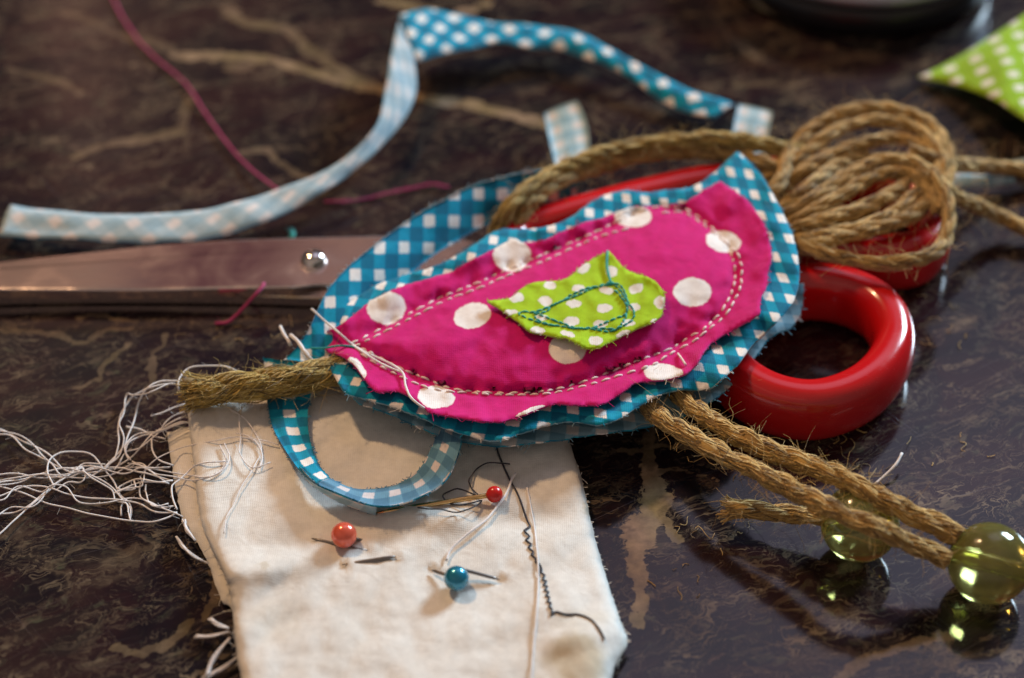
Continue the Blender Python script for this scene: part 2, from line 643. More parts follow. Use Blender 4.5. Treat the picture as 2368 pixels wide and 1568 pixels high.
m_steel = metal('blade_steel', (.86, .73, .71, 1), .14)
m_rivet = metal('rivet_steel', (.75, .72, .68, 1), .14, False)
m_pinsteel = simple('pin_steel', (.20, .18, .17, 1), .35, 1)
m_brass = simple('brass_pin_shaft', (.80, .52, .22, 1), .25, 1)


def red_plastic():
    m = M('red_plastic')
    tc = m.n('ShaderNodeTexCoord').outputs['Object']
    sm = m.noise(tc, 130, 4, .6, .5).outputs['Fac']
    sx_ = m.noise(m.mapping(tc, (0, 0, 0), (0, 0, .4), (200, 4000, 3000)), 1, 2).outputs['Fac']
    scr = m.ramp(sx_, [(.66, (0, 0, 0, 1)), (.74, (1, 1, 1, 1))])
    m.l(m.math('ADD', m.math('MULTIPLY_ADD', sm, .30, .04), m.math('MULTIPLY', scr, .18)), m.b.inputs['Roughness'])
    m.l(m.bump(m.noise(tc, 900, 3).outputs['Fac'], .03, .0002), m.b.inputs['Normal'])
    m.set(Base_Color=(.53, .007, .010, 1), Specular_IOR_Level=.55, Coat_Weight=.3, Coat_Roughness=.08)
    return m.mat


m_red = red_plastic()
m_redhead = simple('red_pin_head', (.55, .012, .010, 1), .25)
m_orange = simple('orange_pearl', (.80, .13, .07, 1), .22, .25, Coat_Weight=.8, Coat_Roughness=.06)
m_bluepearl = simple('blue_pearl', (.005, .22, .36, 1), .25, .45, Coat_Weight=.8, Coat_Roughness=.06)
m_black = simple('black_gloss_plastic', (.006, .006, .009, 1), .28)
m_greymetal = simple('grey_metal_rim', (.35, .36, .42, 1), .35, .9)


def glass():
    m = M('yellow_green_glass')
    tc = m.n('ShaderNodeTexCoord').outputs['Object']
    f = m.noise(tc, 260, 3, .6).outputs['Fac']
    m.l(m.ramp(f, [(.35, (.52, .50, .13, 1)), (.65, (.66, .64, .22, 1))]), m.b.inputs['Base Color'])
    m.l(m.math('MULTIPLY_ADD', f, .30, -.04), m.b.inputs['Roughness'])
    m.l(m.bump(m.noise(tc, 190, 3).outputs['Fac'], .25, .0010), m.b.inputs['Normal'])
    m.set(Transmission_Weight=.88, IOR=1.5)
    return m.mat


m_glass = glass()

# ---- marble tabletop -----------------------------------------------------------------------------------
VEINS = [  # (width cm, strength, points on the print)
    (.17, .75, [(415, 128), (500, 130), (560, 130), (620, 138), (690, 160), (780, 185), (880, 208), (970, 228), (1060, 240), (1150, 258), (1260, 288), (1330, 310)]),
    (.15, .42, [(520, 20), (560, 50), (650, 66), (690, 90), (740, 135), (800, 170), (880, 205)]),
    (.10, .35, [(180, 365), (230, 345), (310, 325), (360, 318), (420, 300), (430, 250), (440, 225)]),
    (.14, .42, [(300, 328), (360, 318), (415, 308)]),
    (.08, .35, [(560, 350), (610, 348), (650, 378), (690, 400), (740, 405)]),
    (.12, .22, [(60, 40), (130, 25), (190, 40), (240, 70), (330, 95), (400, 115)]),
    (.10, .28, [(20, 160), (80, 175), (130, 185), (190, 215)]),
    (.20, .35, [(540, 152), (565, 158)]),
    (.14, .8, [(880, 2), (930, 12), (1000, 22)]),
    (.12, .8, [(1060, 26), (1100, 22), (1130, 8)]),
    (.10, .45, [(1500, 975), (1502, 1020), (1500, 1080)]),
    (.13, .85, [(1500, 1080), (1512, 1110), (1516, 1150), (1498, 1190), (1480, 1240)]),
    (.24, .85, [(1518, 1120), (1505, 1170), (1485, 1215), (1470, 1255)]),
    (.08, .5, [(1530, 1140), (1550, 1150), (1525, 1185), (1540, 1220), (1560, 1250)]),
    (.11, .75, [(1470, 1260), (1465, 1300), (1478, 1360), (1480, 1440)]),
    (.05, .5, [(1500, 1030), (1560, 1035), (1600, 1020), (1630, 1030)]),
    (.04, .4, [(1500, 1085), (1560, 1080), (1620, 1100), (1660, 1120)]),
    (.03, .4, [(1390, 1205), (1430, 1225), (1470, 1228)]),
    (.05, .4, [(1440, 1040), (1470, 1045), (1500, 1042)]),
    (.06, .3, [(0, 765), (70, 770), (140, 775), (200, 790), (240, 765), (300, 760)]),
    (.05, .35, [(180, 655 + 80), (230, 728), (320, 745)]),
    (.06, .3, [(350, 880), (345, 830), (370, 800), (390, 770)]),
    (.05, .3, [(180, 900), (230, 870), (240, 830), (290, 800)]),
    (.09, .35, [(270, 1500), (330, 1510), (400, 1490), (440, 1440)]),
    (.08, .3, [(480, 1430), (500, 1380), (490, 1320)]),
    (.10, .28, [(1700, 200), (1780, 190), (1840, 200)]),
    (.10, .4, [(1950, 1568), (2020, 1520), (2120, 1480), (2200, 1470)]),
    (.06, .25, [(2120, 480), (2180, 420), (2250, 380)]),
    (.06, .3, [(2060, 690), (2110, 640), (2160, 600)]),
]
xs = np.concatenate([np.linspace(-70, -13, 20)[:-1], np.linspace(-13, 13, 420), np.linspace(13, 70, 20)[1:]])
ys = np.concatenate([np.linspace(-20, -9.5, 6)[:-1], np.linspace(-9.5, 14, 370), np.linspace(14, 90, 24)[1:]])
X, Y = np.meshgrid(xs, ys)
tv = np.stack([X.ravel(), Y.ravel(), np.zeros(X.size)], 1)
vein = np.zeros(X.size)
vstr = np.zeros(X.size)
q = tv[:, :2].copy()
wx = np.array([nz(a, b, 1, 1.1) + .5 * nz(a, b, 4, 3.1) for a, b in q])
wy = np.array([nz(a, b, 9, 1.1) + .5 * nz(a, b, 14, 3.1) for a, b in q])
wx += .5 * np.array([nz(a, b, 21, 6.5) for a, b in q])
wy += .5 * np.array([nz(a, b, 24, 6.5) for a, b in q])
qw = q + np.stack([wx, wy], 1) * .13
for w, s, pts in VEINS:
    pl = np.array([P(a, b, 0)[:2] for a, b in pts])
    lo, hi = pl.min(0) - 1, pl.max(0) + 1
    k = ((qw > lo) & (qw < hi)).all(1)
    d = segdist(pl, qw[k], False)
    new = np.clip(1.5 - d / w, 0, 1)
    kk = np.where(k)[0][new > vein[k]]
    vein[kk] = new[new > vein[k]]
    vstr[kk] = s
nx, ny = len(xs), len(ys)
tf = [(j * nx + i, j * nx + i + 1, (j + 1) * nx + i + 1, (j + 1) * nx + i) for j in range(ny - 1) for i in range(nx - 1)]
mb = MB()
mb.add(tv, tf, 0, tv, vein)
# slab sides and underside
x0, x1, y0, y1 = xs[0], xs[-1], ys[0], ys[-1]
sv = [(x0, y0, 0), (x1, y0, 0), (x1, y1, 0), (x0, y1, 0), (x0, y0, -3), (x1, y0, -3), (x1, y1, -3), (x0, y1, -3)]
mb.add(sv, [(0, 4, 5, 1), (1, 5, 6, 2), (2, 6, 7, 3), (3, 7, 4, 0), (4, 7, 6, 5)], 0, sv, 0)


def marble():
    m = M('polished_marble')
    pc = m.attr('pc').outputs['Vector']
    vn = m.attr('tint').outputs['Fac']
    w = m.noise(pc, .55, 4, .6).outputs['Color']
    base = m.vmath('ADD', m.mapping(m.mapping(pc, rot=(0, 0, R_(-22))), scale=(.62, 1.3, 1)), m.vmath('MULTIPLY', w, (1.6, 1.6, 0)))
    big = m.noise(base, .55, 5, .6, .4).outputs['Fac']
    c = m.ramp(big, [(.30, (.0045, .0050, .0090, 1)), (.45, (.0095, .0066, .0098, 1)), (.58, (.0190, .0085, .0110, 1)), (.72, (.013, .0110, .0120, 1))])
    # tan and greenish flecks in drawn-out clusters
    n1 = m.noise(base, 2.4, 7, .68, 1.0).outputs['Fac']
    n2 = m.noise(base, 5.5, 6, .65, .6).outputs['Fac']
    fl = m.ramp(m.math('MULTIPLY', n1, m.math('MULTIPLY_ADD', n2, 1.2, .4)), [(.56, (0, 0, 0, 1)), (.74, (1, 1, 1, 1))])
    tanc = m.ramp(m.noise(pc, 1.4, 2).outputs['Fac'], [(.35, (.095, .070, .054, 1)), (.5, (.062, .066, .040, 1)), (.65, (.125, .082, .062, 1))])
    c = m.mix(m.math('MULTIPLY', fl, .75), c, tanc)
    # thin net of cracks
    v1 = m.n('ShaderNodeTexVoronoi', feature='DISTANCE_TO_EDGE')
    v1.inputs['Scale'].default_value = .95
    m.l(m.vmath('ADD', base, m.vmath('MULTIPLY', m.noise(pc, 2.6, 5, .65).outputs['Color'], (.9, .9, 0))), v1.inputs['Vector'])
    ck = m.ramp(v1.outputs['Distance'], [(0, (1, 1, 1, 1)), (.035, (.25, .25, .25, 1)), (.075, (0, 0, 0, 1))])
    ck = m.math('MULTIPLY', ck, m.ramp(m.noise(base, .9, 3).outputs['Fac'], [(.42, (0, 0, 0, 1)), (.62, (1, 1, 1, 1))]))
    c = m.mix(m.math('MULTIPLY', ck, .45), c, (.17, .125, .080, 1))
    # worm-like hairline veins
    for sc_, mk, st, th in ((1.25, .52, .75, .018), (2.2, .53, .72, .022), (4.2, .53, .62, .028)):
        r1_ = m.noise(base, sc_, 4, .55, 1.3).outputs['Fac']
        rd = m.math('ABSOLUTE', m.math('SUBTRACT', r1_, .5))
        mr = m.n('ShaderNodeMapRange', interpolation_type='SMOOTHSTEP')
        mr.inputs['From Min'].default_value = th * .2
        mr.inputs['From Max'].default_value = th
        mr.inputs['To Min'].default_value = 1
        mr.inputs['To Max'].default_value = 0
        m.l(rd, mr.inputs['Value'])
        mk_ = m.ramp(m.noise(base, sc_ * .7, 3, .6).outputs['Fac'], [(mk - .04, (0, 0, 0, 1)), (mk + .14, (1, 1, 1, 1))])
        c = m.mix(m.math('MULTIPLY', m.math('MULTIPLY', mr.outputs[0], mk_), st), c, (.19, .145, .095, 1))
    # the big cream veins: ragged, hard edged, with dark bits caught in them
    br = m.noise(pc, 4.5, 8, .72, .7).outputs['Fac']
    k = m.math('ADD', vn, m.math('MULTIPLY', m.math('SUBTRACT', br, .5), 2.5))
    k = m.math('MULTIPLY', k, m.math('GREATER_THAN', vn, .02))
    k = m.math('MULTIPLY', m.ramp(k, [(.46, (0, 0, 0, 1)), (.58, (1, 1, 1, 1))]), m.attr('strength').outputs['Fac'], clamp=True)
    vc = m.ramp(m.noise(pc, 1.1, 3).outputs['Fac'], [(.35, (.22, .165, .085, 1)), (.65, (.30, .21, .14, 1))])
    vc = m.mix(1.0, vc, m.ramp(m.noise(pc, 2.6, 6, .65).outputs['Fac'], [(.3, (.55, .55, .55, 1)), (.65, (1.35, 1.35, 1.3, 1))]), 'MULTIPLY')
    c = m.mix(k, c, vc)
    # scratches of use
    sc = None
    for rot, scl, loc in ((R_(-33), (.35, 48, 1), 0.0), (R_(52), (.4, 44, 1), 7.0), (R_(-20), (.3, 60, 1), 3.0), (R_(-38), (.5, 70, 1), 11.0)):
        q = m.noise(m.mapping(m.mapping(pc, (0, 0, 0), (0, 0, rot)), (loc, loc, 0), (0, 0, 0), scl), 1, 1, .4).outputs['Fac']
        s = m.ramp(q, [(.70, (0, 0, 0, 1)), (.80, (1, 1, 1, 1))])
        sc = s if sc is None else m.math('MAXIMUM', sc, s)
    wear = m.ramp(m.noise(pc, .16, 2).outputs['Fac'], [(.38, (.1, .1, .1, 1)), (.6, (1, 1, 1, 1))])
    sc = m.math('MULTIPLY', sc, wear)
    c = m.mix(m.math('MULTIPLY', sc, .30), c, (.20, .19, .22, 1))
    m.l(c, m.b.inputs['Base Color'])
    rg = m.noise(pc, .8, 5, .6).outputs['Fac']
    m.l(m.math('ADD', m.math('MULTIPLY_ADD', rg, .12, .05), m.math('MULTIPLY', sc, .12)), m.b.inputs['Roughness'])
    m.set(Specular_IOR_Level=.55)
    m.l(m.bump(m.math('MULTIPLY', sc, -1), .08, .00005), m.b.inputs['Normal'])
    return m.mat


tbl = mb.build('tabletop', marble(), smooth=False)
va = tbl.data.attributes.new('strength', 'FLOAT', 'POINT')
va.data.foreach_set('value', np.concatenate([vstr, np.zeros(8)]).astype(np.float32))
tag(tbl, 'dark polished marble tabletop with brown and cream veins', 'tabletop', kind='structure')

# ---- jute cord ----------------------------------------------------------------------------------------
def resample(p, step):
    s = np.concatenate([[0], np.cumsum(np.linalg.norm(np.diff(p, axis=0), axis=1))])
    k = max(4, int(s[-1] / step))
    t = np.linspace(0, s[-1], k + 1)
    return np.stack([np.interp(t, s, p[:, i]) for i in range(3)], 1), s[-1]


def jute(path, R=.17, name='twine', mat=None, parent=None, pitch=1.35, plies=3, seed=1, fuzz=1.0, fray_start=0, fray_end=0, worn=1.0, mess=1.0):
    rnd = random.Random(seed)
    p3 = catmull([P(*q) for q in path], .06)
    p, L = resample(p3, .055)
    p[:, 2] += .02 * np.array([nz(i * .16, seed, 3) for i in range(len(p))])
    p[:, 0] += .022 * np.array([nz(i * .19, seed, 6) for i in range(len(p))])
    t, n, b = frames(p)
    k = len(p)
    s = np.linspace(0, L, k)
    mb = MB()
    Rv = R * (1 + .22 * np.array([nz(x, seed + 3, 4, 1.1) for x in s]))
    cen = []
    rr = []
    for j in range(plies):
        ph = 2 * math.pi * j / plies + 2 * math.pi * s / pitch + 1.7 * np.array([nz(x, seed, 2, .7) for x in s]) + .6 * np.array([nz(x, seed, j, .9) for x in s])
        off = Rv * .42 * (1 + .2 * np.array([nz(x, seed + 5, j, 1.5) for x in s]))
        c = p + off[:, None] * (np.cos(ph)[:, None] * n + np.sin(ph)[:, None] * b)
        r = Rv * .60 * (1 + .22 * np.array([nz(x, seed + 9, j + 3, 3.0) for x in s]))
        cen.append(c)
        rr.append(r)
        ti = np.repeat(.36 + .4 * np.array([nz(x, seed + 2, j + 8, 2.2) for x in s]), 9)
        tube(mb, c, r, 9, tint=ti)
    fr = [frames(c) for c in cen]
    nf = int(L * 170 * fuzz)
    for _ in range(nf):
        j = rnd.randrange(plies)
        i0 = rnd.randrange(max(1, k - 4))
        ln = rnd.uniform(.25, .9)
        m_ = min(k - i0, int(ln / .055) + 3)
        idx = np.arange(i0, i0 + m_, 2 if m_ > 8 else 1)
        if len(idx) < 3:
            continue
        a = rnd.uniform(0, 6.283) - (idx - i0) * .055 * rnd.uniform(3.5 - 2.5 * mess, 4 + 2.5 * mess)
        _, nn, bb = fr[j]
        lift = 1.0 + .05 * rnd.random() + .20 * mess * rnd.random() ** 3 * np.sin(np.linspace(0, 3.14, len(idx)))
        q = cen[j][idx] + (rr[j][idx] * lift)[:, None] * (np.cos(a)[:, None] * nn[idx] + np.sin(a)[:, None] * bb[idx])
        tube(mb, q, rnd.uniform(.006, .0135), 3, tint=min(1, max(0, rnd.gauss(.52, .32))), cap=False)
    for _ in range(int(L * 40 * fuzz * worn)):
        i0 = rnd.randrange(k)
        a = rnd.uniform(0, 6.283)
        rad = math.cos(a) * n[i0] + math.sin(a) * b[i0]
        d = rad * rnd.uniform(.25, 1) + t[i0] * rnd.choice((-1, 1)) * rnd.uniform(.3, 1.3)
        ln = rnd.uniform(.08, .30) * (1 if rnd.random() < .85 else 1.8)
        u = np.linspace(0, 1, 6)[:, None]
        bend = np.array([rnd.uniform(-1, 1) for _ in range(3)])
        curl = np.array([rnd.uniform(-1, 1) for _ in range(3)])
        q = p[i0] + rad * R * .85 + d * ln * u + bend * ln * 1.1 * u * u + curl * ln * .35 * np.sin(u * rnd.uniform(3, 8))
        q[:, 2] = np.maximum(q[:, 2], .02)
        tube(mb, q, np.linspace(.0045, .0025, 6), 3, tint=rnd.uniform(.3, .95), cap=False)
    for flag, i0, sg in ((fray_start, 0, -1), (fray_end, k - 1, 1)):
        for _ in range(int(flag)):
            a = rnd.uniform(0, 6.283)
            r0 = R * math.sqrt(rnd.random()) * .95
            rad = math.cos(a) * n[i0] + math.sin(a) * b[i0]
            back = rnd.uniform(.05, .5)
            ln = rnd.uniform(-.05, .12) + back
            u = np.linspace(0, 1, 6)[:, None]
            q = p[i0] + rad * r0 * (1 + .45 * u) - sg * t[i0] * back + sg * t[i0] * ln * u + np.array([rnd.uniform(-.08, .08) for _ in range(3)]) * u * u
            q[:, 2] = np.maximum(q[:, 2], .03)
            tube(mb, q, rnd.uniform(.007, .014), 3, tint=min(1, max(0, rnd.gauss(.6, .25))), cap=False)
    return mb.build(name, mat or m_jute, parent)


def dome(name, c, r, mat, parent=None, scale=(1, 1, 1)):
    mb = MB()
    ball(mb, c, r, 36, 20, scale)
    return mb.build(name, mat, parent)


def thread(name, pts, r, mat, parent=None, seed=1, wob=.02, fuzz=0, sides=6, tails=None):
    """pts = (px, py, z)"""
    rnd = random.Random(seed)
    p = catmull([P(*q) for q in pts], .06)
    if len(p) > 4:
        for i in range(len(p)):
            p[i] += np.array([nz(i * .11, seed, 1), nz(i * .11, seed, 5), .5 * nz(i * .11, seed, 9)]) * wob
    mb = MB()
    rad = r * (1 + .18 * np.array([nz(i * .35, seed, 2) for i in range(len(p))]))
    ti = np.repeat(.5 + .5 * np.array([nz(i * .3, seed, 12) for i in range(len(p))]), sides)
    tube(mb, p, rad, sides, tint=ti)
    for _ in range(int(fuzz)):
        i = rnd.randrange(len(p))
        d = np.array([rnd.uniform(-1, 1) for _ in range(3)])
        u = np.linspace(0, 1, 4)[:, None]
        q = p[i] + d * rnd.uniform(.04, .14) * u
        q[:, 2] = np.maximum(q[:, 2], .01)
        tube(mb, q, .004, 3, tint=rnd.random(), cap=False)
    return mb.build(name, mat, parent)


# ---- cotton cloth (front) -------------------------------------------------------------------------------
def g2(q, x, y, sx, sy, a=0):
    ca, sa = math.cos(R_(a)), math.sin(R_(a))
    dx, dy = q[:, 0] - x, q[:, 1] - y
    return np.exp(-(((dx * ca + dy * sa) / sx) ** 2 + ((-dx * sa + dy * ca) / sy) ** 2))


COT = outline([(430, 930, 1), (560, 900), (760, 880), (1000, 890), (1200, 920), (1298, 960, 1), (1316, 1020), (1345, 1110), (1372, 1230), (1403, 1340), (1433, 1432), (1450, 1478), (1447, 1500), (1420, 1545),
               (1408, 1600), (1395, 1700, 1), (1000, 1740), (600, 1720, 1), (565, 1590), (548, 1520), (540, 1440), (534, 1390), (524, 1340), (500, 1290), (474, 1235), (458, 1170), (450, 1090), (440, 1010)], 9)


def hcot(q):
    d = segdist(COT, q)
    h = .40 + .03 * np.array([nz(a, b, 2, .006) for a, b in q]) + .022 * np.array([nz(a, b, 6, .017) for a, b in q]) + .010 * np.array([nz(a, b, 8, .04) for a, b in q])
    h += .16 * g2(q, 1000, 1190, 150, 40, 8) + .20 * g2(q, 590, 1318, 120, 34, -10) + .12 * g2(q, 1330, 1480, 110, 60, 30) - .06 * g2(q, 640, 1410, 70, 120)
    h -= .07 * g2(q, 1240, 1200, 180, 30, -5) + .05 * g2(q, 800, 1440, 240, 40, -12)
    h += .10 * np.array([abs(nz(a * .6 + b * .8, b * .5 - a * .3, 12, .011)) for a, b in q]) + .012 * np.array([nz(a, b * 1.6, 18, .03) for a, b in q])
    for px_, py_ in ((1143, 1160), (868, 1186), (722, 1246), (850, 1275), (792, 1306), (912, 1288), (1155, 1340), (997, 1318)):
        h += .05 * g2(q, px_ + 14, py_ - 8, 13, 9) - .05 * g2(q, px_, py_, 10, 8)
    h -= .14 * np.exp(-d / 10.0)
    # the lower right corner rolls down
    h -= .20 * g2(q, 1445, 1560, 50, 80)
    return h


ct = thing('cotton_cloth', 'folded cream cotton cloth with frayed edge and navy seam under the pins', 'cloth', P(950, 1300, 0))
LOW = outline([(386, 1000, 1), (440, 985), (700, 960), (1000, 930), (1250, 950, 1), (1300, 1040), (1330, 1160), (1380, 1340), (1430, 1470), (1415, 1540), (1380, 1600, 1), (900, 1700), (640, 1690, 1), (585, 1560), (545, 1440), (530, 1400),
               (515, 1393, 1), (500, 1360), (482, 1305), (455, 1252), (425, 1208), (410, 1150), (395, 1065)], 9)


def hlow(q):
    d = segdist(LOW, q)
    return .15 + .02 * np.array([nz(a, b, 4, .012) for a, b in q]) - .05 * np.exp(-d / 12) + .05 * g2(q, 420, 1080, 40, 80)


mbl, _, _ = sheet(LOW, hlow, 22, .05, jit=3, fray=90, frlen=.16)
mbl.build('lower_layer', [m_cotton_rev, m_cotton_rev], ct)
mbc, _, _ = sheet(COT, hcot, 13, .05, jit=3, fray=260, frlen=.05)
top = mbc.build('top_layer', [m_cotton, m_cotton_rev], ct)


def zc(px, py, dz=.0):
    return float(hcot(np.array([[px, py]]))[0]) + dz


def C8(x, y):  # seam drawing measured on an enlarged print
    return 809 + x / 2.678, 982.4 + y / 2.678


seam = [(905, 100), (915, 165), (940, 230), (970, 300), (1000, 360), (1030, 410), (1052, 460), (1075, 530), (1095, 590), (1112, 632)]
zig = [(1078, 655), (1112, 690), (1088, 712), (1122, 738), (1104, 760), (1135, 785), (1124, 806), (1150, 826), (1150, 850), (1172, 862), (1186, 895), (1182, 915), (1205, 930), (1190, 958), (1216, 968), (1196, 992), (1222, 1000),
       (1204, 1024), (1230, 1034), (1212, 1058), (1236, 1066), (1222, 1094), (1244, 1102), (1232, 1126), (1250, 1140), (1244, 1182), (1268, 1158), (1330, 1172), (1420, 1175), (1490, 1204), (1540, 1262), (1574, 1328)]
pts = []
for x, y in seam + zig:
    a, b = C8(x, y)
    pts.append((a, b, zc(a, b, .02)))
thread('seam_stitching', pts, .017, m_thread_navy, ct, 4, .004)
# loose woven threads at its left edge
for k, pp in enumerate([[(405, 1243, .12), (425, 1268, .2), (448, 1285, .25), (482, 1303, .2)], [(452, 1472, .1), (490, 1470, .16), (530, 1460, .2)], [(484, 1432, .15), (505, 1445, .2), (528, 1452, .22)],
                        [(478, 1560, .1), (495, 1520, .14), (530, 1475, .2)], [(470, 1570, .05), (515, 1545, .1), (548, 1520, .15)], [(425, 1205, .2), (432, 1225, .25), (452, 1250, .22)]]):
    rq = random.Random(k)
    mbf = MB()
    for _ in range((4, 9, 9, 12, 9, 5)[k]):
        pq = catmull([P(a_ + rq.uniform(-5, 5) * (1 - i_ / len(pp)), b_ + rq.uniform(-5, 5) * (1 - i_ / len(pp)), max(.03, c_ + rq.uniform(-.04, .04))) for i_, (a_, b_, c_) in enumerate(pp)], .05)
        tube(mbf, pq, rq.uniform(.010, .018), 4, tint=rq.random())
    mbf.build('frayed_thread', m_thread_white, ct)

# ---- stuffed fabric ornament ------------------------------------------------------------------------------
BODY = outline([(755, 832, 1), (761, 847), (779, 882), (800, 909), (841, 921), (900, 938), (959, 959), (1018, 986), (1077, 1006), (1130, 1018), (1165, 1015), (1210, 1000), (1254, 986), (1313, 974), (1387, 982), (1431, 967),
                (1484, 935), (1520, 914), (1564, 902), (1608, 902), (1638, 898), (1667, 879), (1705, 843), (1735, 802), (1770, 767), (1802, 738), (1832, 701), (1846, 657), (1845, 598), (1832, 542), (1811, 495), (1787, 450),
                (1758, 403), (1731, 374), (1705, 350, 1), (1684, 368), (1655, 394), (1610, 427), (1581, 436), (1537, 439), (1492, 445), (1460, 440), (1419, 445), (1380, 459), (1345, 483), (1316, 504), (1283, 518), (1248, 527),
                (1210, 530), (1165, 530), (1130, 541), (1106, 559), (1077, 577), (1033, 603), (988, 621), (944, 633), (915, 642), (870, 659), (826, 686), (785, 715), (745, 748), (712, 782), (690, 806), (704, 824)], 8)
PINK = outline([(737, 771, 1), (782, 754), (826, 721), (859, 695), (900, 674), (938, 659), (988, 645), (1047, 627), (1092, 600), (1136, 580), (1165, 562), (1189, 553), (1213, 561), (1254, 556), (1298, 536), (1328, 524),
                (1357, 512), (1387, 506), (1422, 492), (1460, 480), (1495, 477), (1552, 474), (1584, 468), (1610, 450), (1664, 418, 1), (1699, 442), (1731, 468), (1755, 501), (1773, 536), (1782, 583), (1776, 627), (1770, 666),
                (1759, 688), (1755, 725, 1), (1731, 740), (1711, 752), (1676, 772), (1643, 793), (1623, 817), (1605, 846), (1582, 864), (1546, 876), (1505, 880), (1467, 886), (1431, 911), (1387, 934), (1327, 936), (1283, 933),
                (1254, 942), (1200, 962), (1150, 974), (1106, 972), (1047, 962), (994, 951), (959, 924), (929, 907), (900, 904), (870, 904), (841, 874), (820, 845), (791, 824), (752, 807)], 7)
GREEN = outline([(1126, 695, 1), (1157, 693), (1180, 688), (1207, 666), (1231, 654), (1264, 651), (1293, 648), (1317, 639), (1342, 617), (1371, 598), (1399, 584), (1408, 580, 1), (1420, 594), (1445, 621), (1465, 631), (1498, 641),
                 (1522, 658), (1535, 684), (1532, 715), (1527, 731), (1504, 746), (1469, 762), (1430, 781), (1401, 795), (1383, 805), (1361, 807), (1338, 797), (1313, 783), (1285, 779), (1254, 773), (1225, 766), (1205, 750), (1186, 736),
                 (1157, 715), (1137, 703)], 6)
ST1 = [(811, 795), (876, 763), (944, 727), (1018, 689), (1106, 654), (1180, 621), (1254, 590), (1327, 559), (1387, 532), (1440, 506), (1493, 484), (1537, 479), (1581, 483), (1622, 508), (1660, 540), (1684, 570), (1692, 592),
       (1699, 624), (1697, 657), (1684, 692), (1658, 731), (1619, 766), (1602, 775), (1564, 799), (1530, 815), (1475, 834), (1416, 858), (1357, 880), (1298, 897), (1254, 905), (1165, 909), (1077, 904), (1024, 893), (988, 877), (944, 860),
       (900, 839), (856, 815)]
ST2 = [(818, 802), (880, 772), (948, 737), (1022, 699), (1110, 665), (1184, 633), (1258, 604), (1331, 570), (1391, 546), (1454, 528)]
ST3 = [(1530, 492), (1580, 492), (1618, 514), (1652, 540), (1690, 572), (1708, 592), (1714, 624), (1712, 660), (1698, 694), (1674, 732), (1634, 764), (1608, 786), (1566, 809), (1536, 826), (1520, 838), (1480, 853), (1420, 872), (1360, 890),
       (1300, 905), (1254, 911), (1165, 913), (1077, 908), (1024, 903), (970, 890), (930, 872), (880, 847), (830, 815)]
st_poly = np.array(ST1, float)


def hbody(q):
    base = 1.05 + .30 * (1000 - q[:, 1]) / 550 + .10 * (q[:, 0] - 1200) / 600
    ins = inside(st_poly, q)
    d = segdist(st_poly, q)
    t = np.clip(d / 140, 0, 1)
    bulge = np.where(ins, .26 * (1 - (1 - t) ** 2), 0)
    # the cloth outside the seam lifts away a little and ripples
    out = np.where(ins, 0, np.clip(d / 60, 0, 1))
    w = np.array([nz(a, b, 21, .016) for a, b in q])
    w2 = np.array([nz(a, b, 25, .035) for a, b in q])
    puck = 1.5 * np.exp(-d / 26.0) * np.array([nz(a, b, 31, .040) for a, b in q])
    h = base + bulge + out * (.05 + .11 * w) + .025 * w2 + .05 * puck
    h += .16 * np.clip((q[:, 0] - 1600) / 200, 0, 1)
    # soft dents and folds seen in the stuffing
    h -= .10 * g2(q, 1560, 790, 28, 90, 24) + .07 * g2(q, 1105, 800, 40, 60, 30) + .05 * g2(q, 1430, 860, 60, 25) + .05 * g2(q, 960, 760, 70, 18, -25)
    h += .05 * g2(q, 1230, 880, 80, 30)
    h -= .050 * np.exp(-(d / 10) ** 2) * (1 + .8 * np.array([nz(a, b, 71, .06) for a, b in q]))
    h -= .35 * g2(q, 715, 800, 70, 60)
    return h


def hfront(q):
    k = inside(PINK, q)
    return hbody(q) - np.where(k, .30 * np.clip((segdist(PINK, q) - 14) / 30, 0, 1), 0)


def pc_body(q):
    s = np.interp(q[:, 0], [850, 1250, 1800], [.5, .05, -.40])
    u = (q[:, 0] + s * (q[:, 1] - 720)) / 52
    v = (q[:, 1] - .13 * (q[:, 0] - 1200)) / 46
    return np.stack([u, v, np.zeros(len(q))], 1)


def pc_px(q):
    return np.stack([q[:, 0] / 100, q[:, 1] / 100, np.zeros(len(q))], 1)


orn = thing('fabric_ornament', 'stuffed teardrop ornament of pink spotted cloth on blue gingham with jute legs', 'ornament', P(1250, 900, 0))
body_mb, _, _ = sheet(BODY, hfront, 10, .035, pc_body, jit=2.2, fray=260, frlen=.07)
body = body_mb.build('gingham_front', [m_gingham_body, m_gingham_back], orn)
BACK = outline([(790, 890, 1), (830, 932), (870, 945), (920, 965), (980, 993), (1040, 1014), (1100, 1026), (1160, 1031), (1230, 1024), (1290, 1017), (1345, 1008), (1400, 1001), (1440, 996), (1500, 985), (1560, 968), (1620, 940), (1662, 915),
                (1700, 880), (1738, 838), (1762, 800), (1792, 772), (1830, 756), (1850, 722), (1857, 680), (1854, 610), (1836, 560), (1790, 490), (1700, 430, 1), (1500, 500), (1250, 580), (1000, 660), (840, 740), (780, 820, 1)], 9)


def hback(q):
    w = np.array([nz(a, b, 41, .016) for a, b in q])
    d = segdist(BACK, q)
    return hbody(q) * .25 + .62 - .10 + .06 * w + .12 * (1 - np.exp(-d / 30)) * 0 + .16 * (1000 - q[:, 1]) / 550 - .06 * g2(q, 1400, 960, 200, 60)


back_mb, _, _ = sheet(BACK, hback, 16, .03, pc_body, jit=3, fray=300, frlen=.09)
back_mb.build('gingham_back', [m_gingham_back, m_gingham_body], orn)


def edge_lift(poly, q, k=.06, f=.03):
    d = segdist(poly, q)
    w = np.array([nz(a, b, 51, f) for a, b in q])
    return np.exp(-d / 16) * (k + k * 1.3 * w)


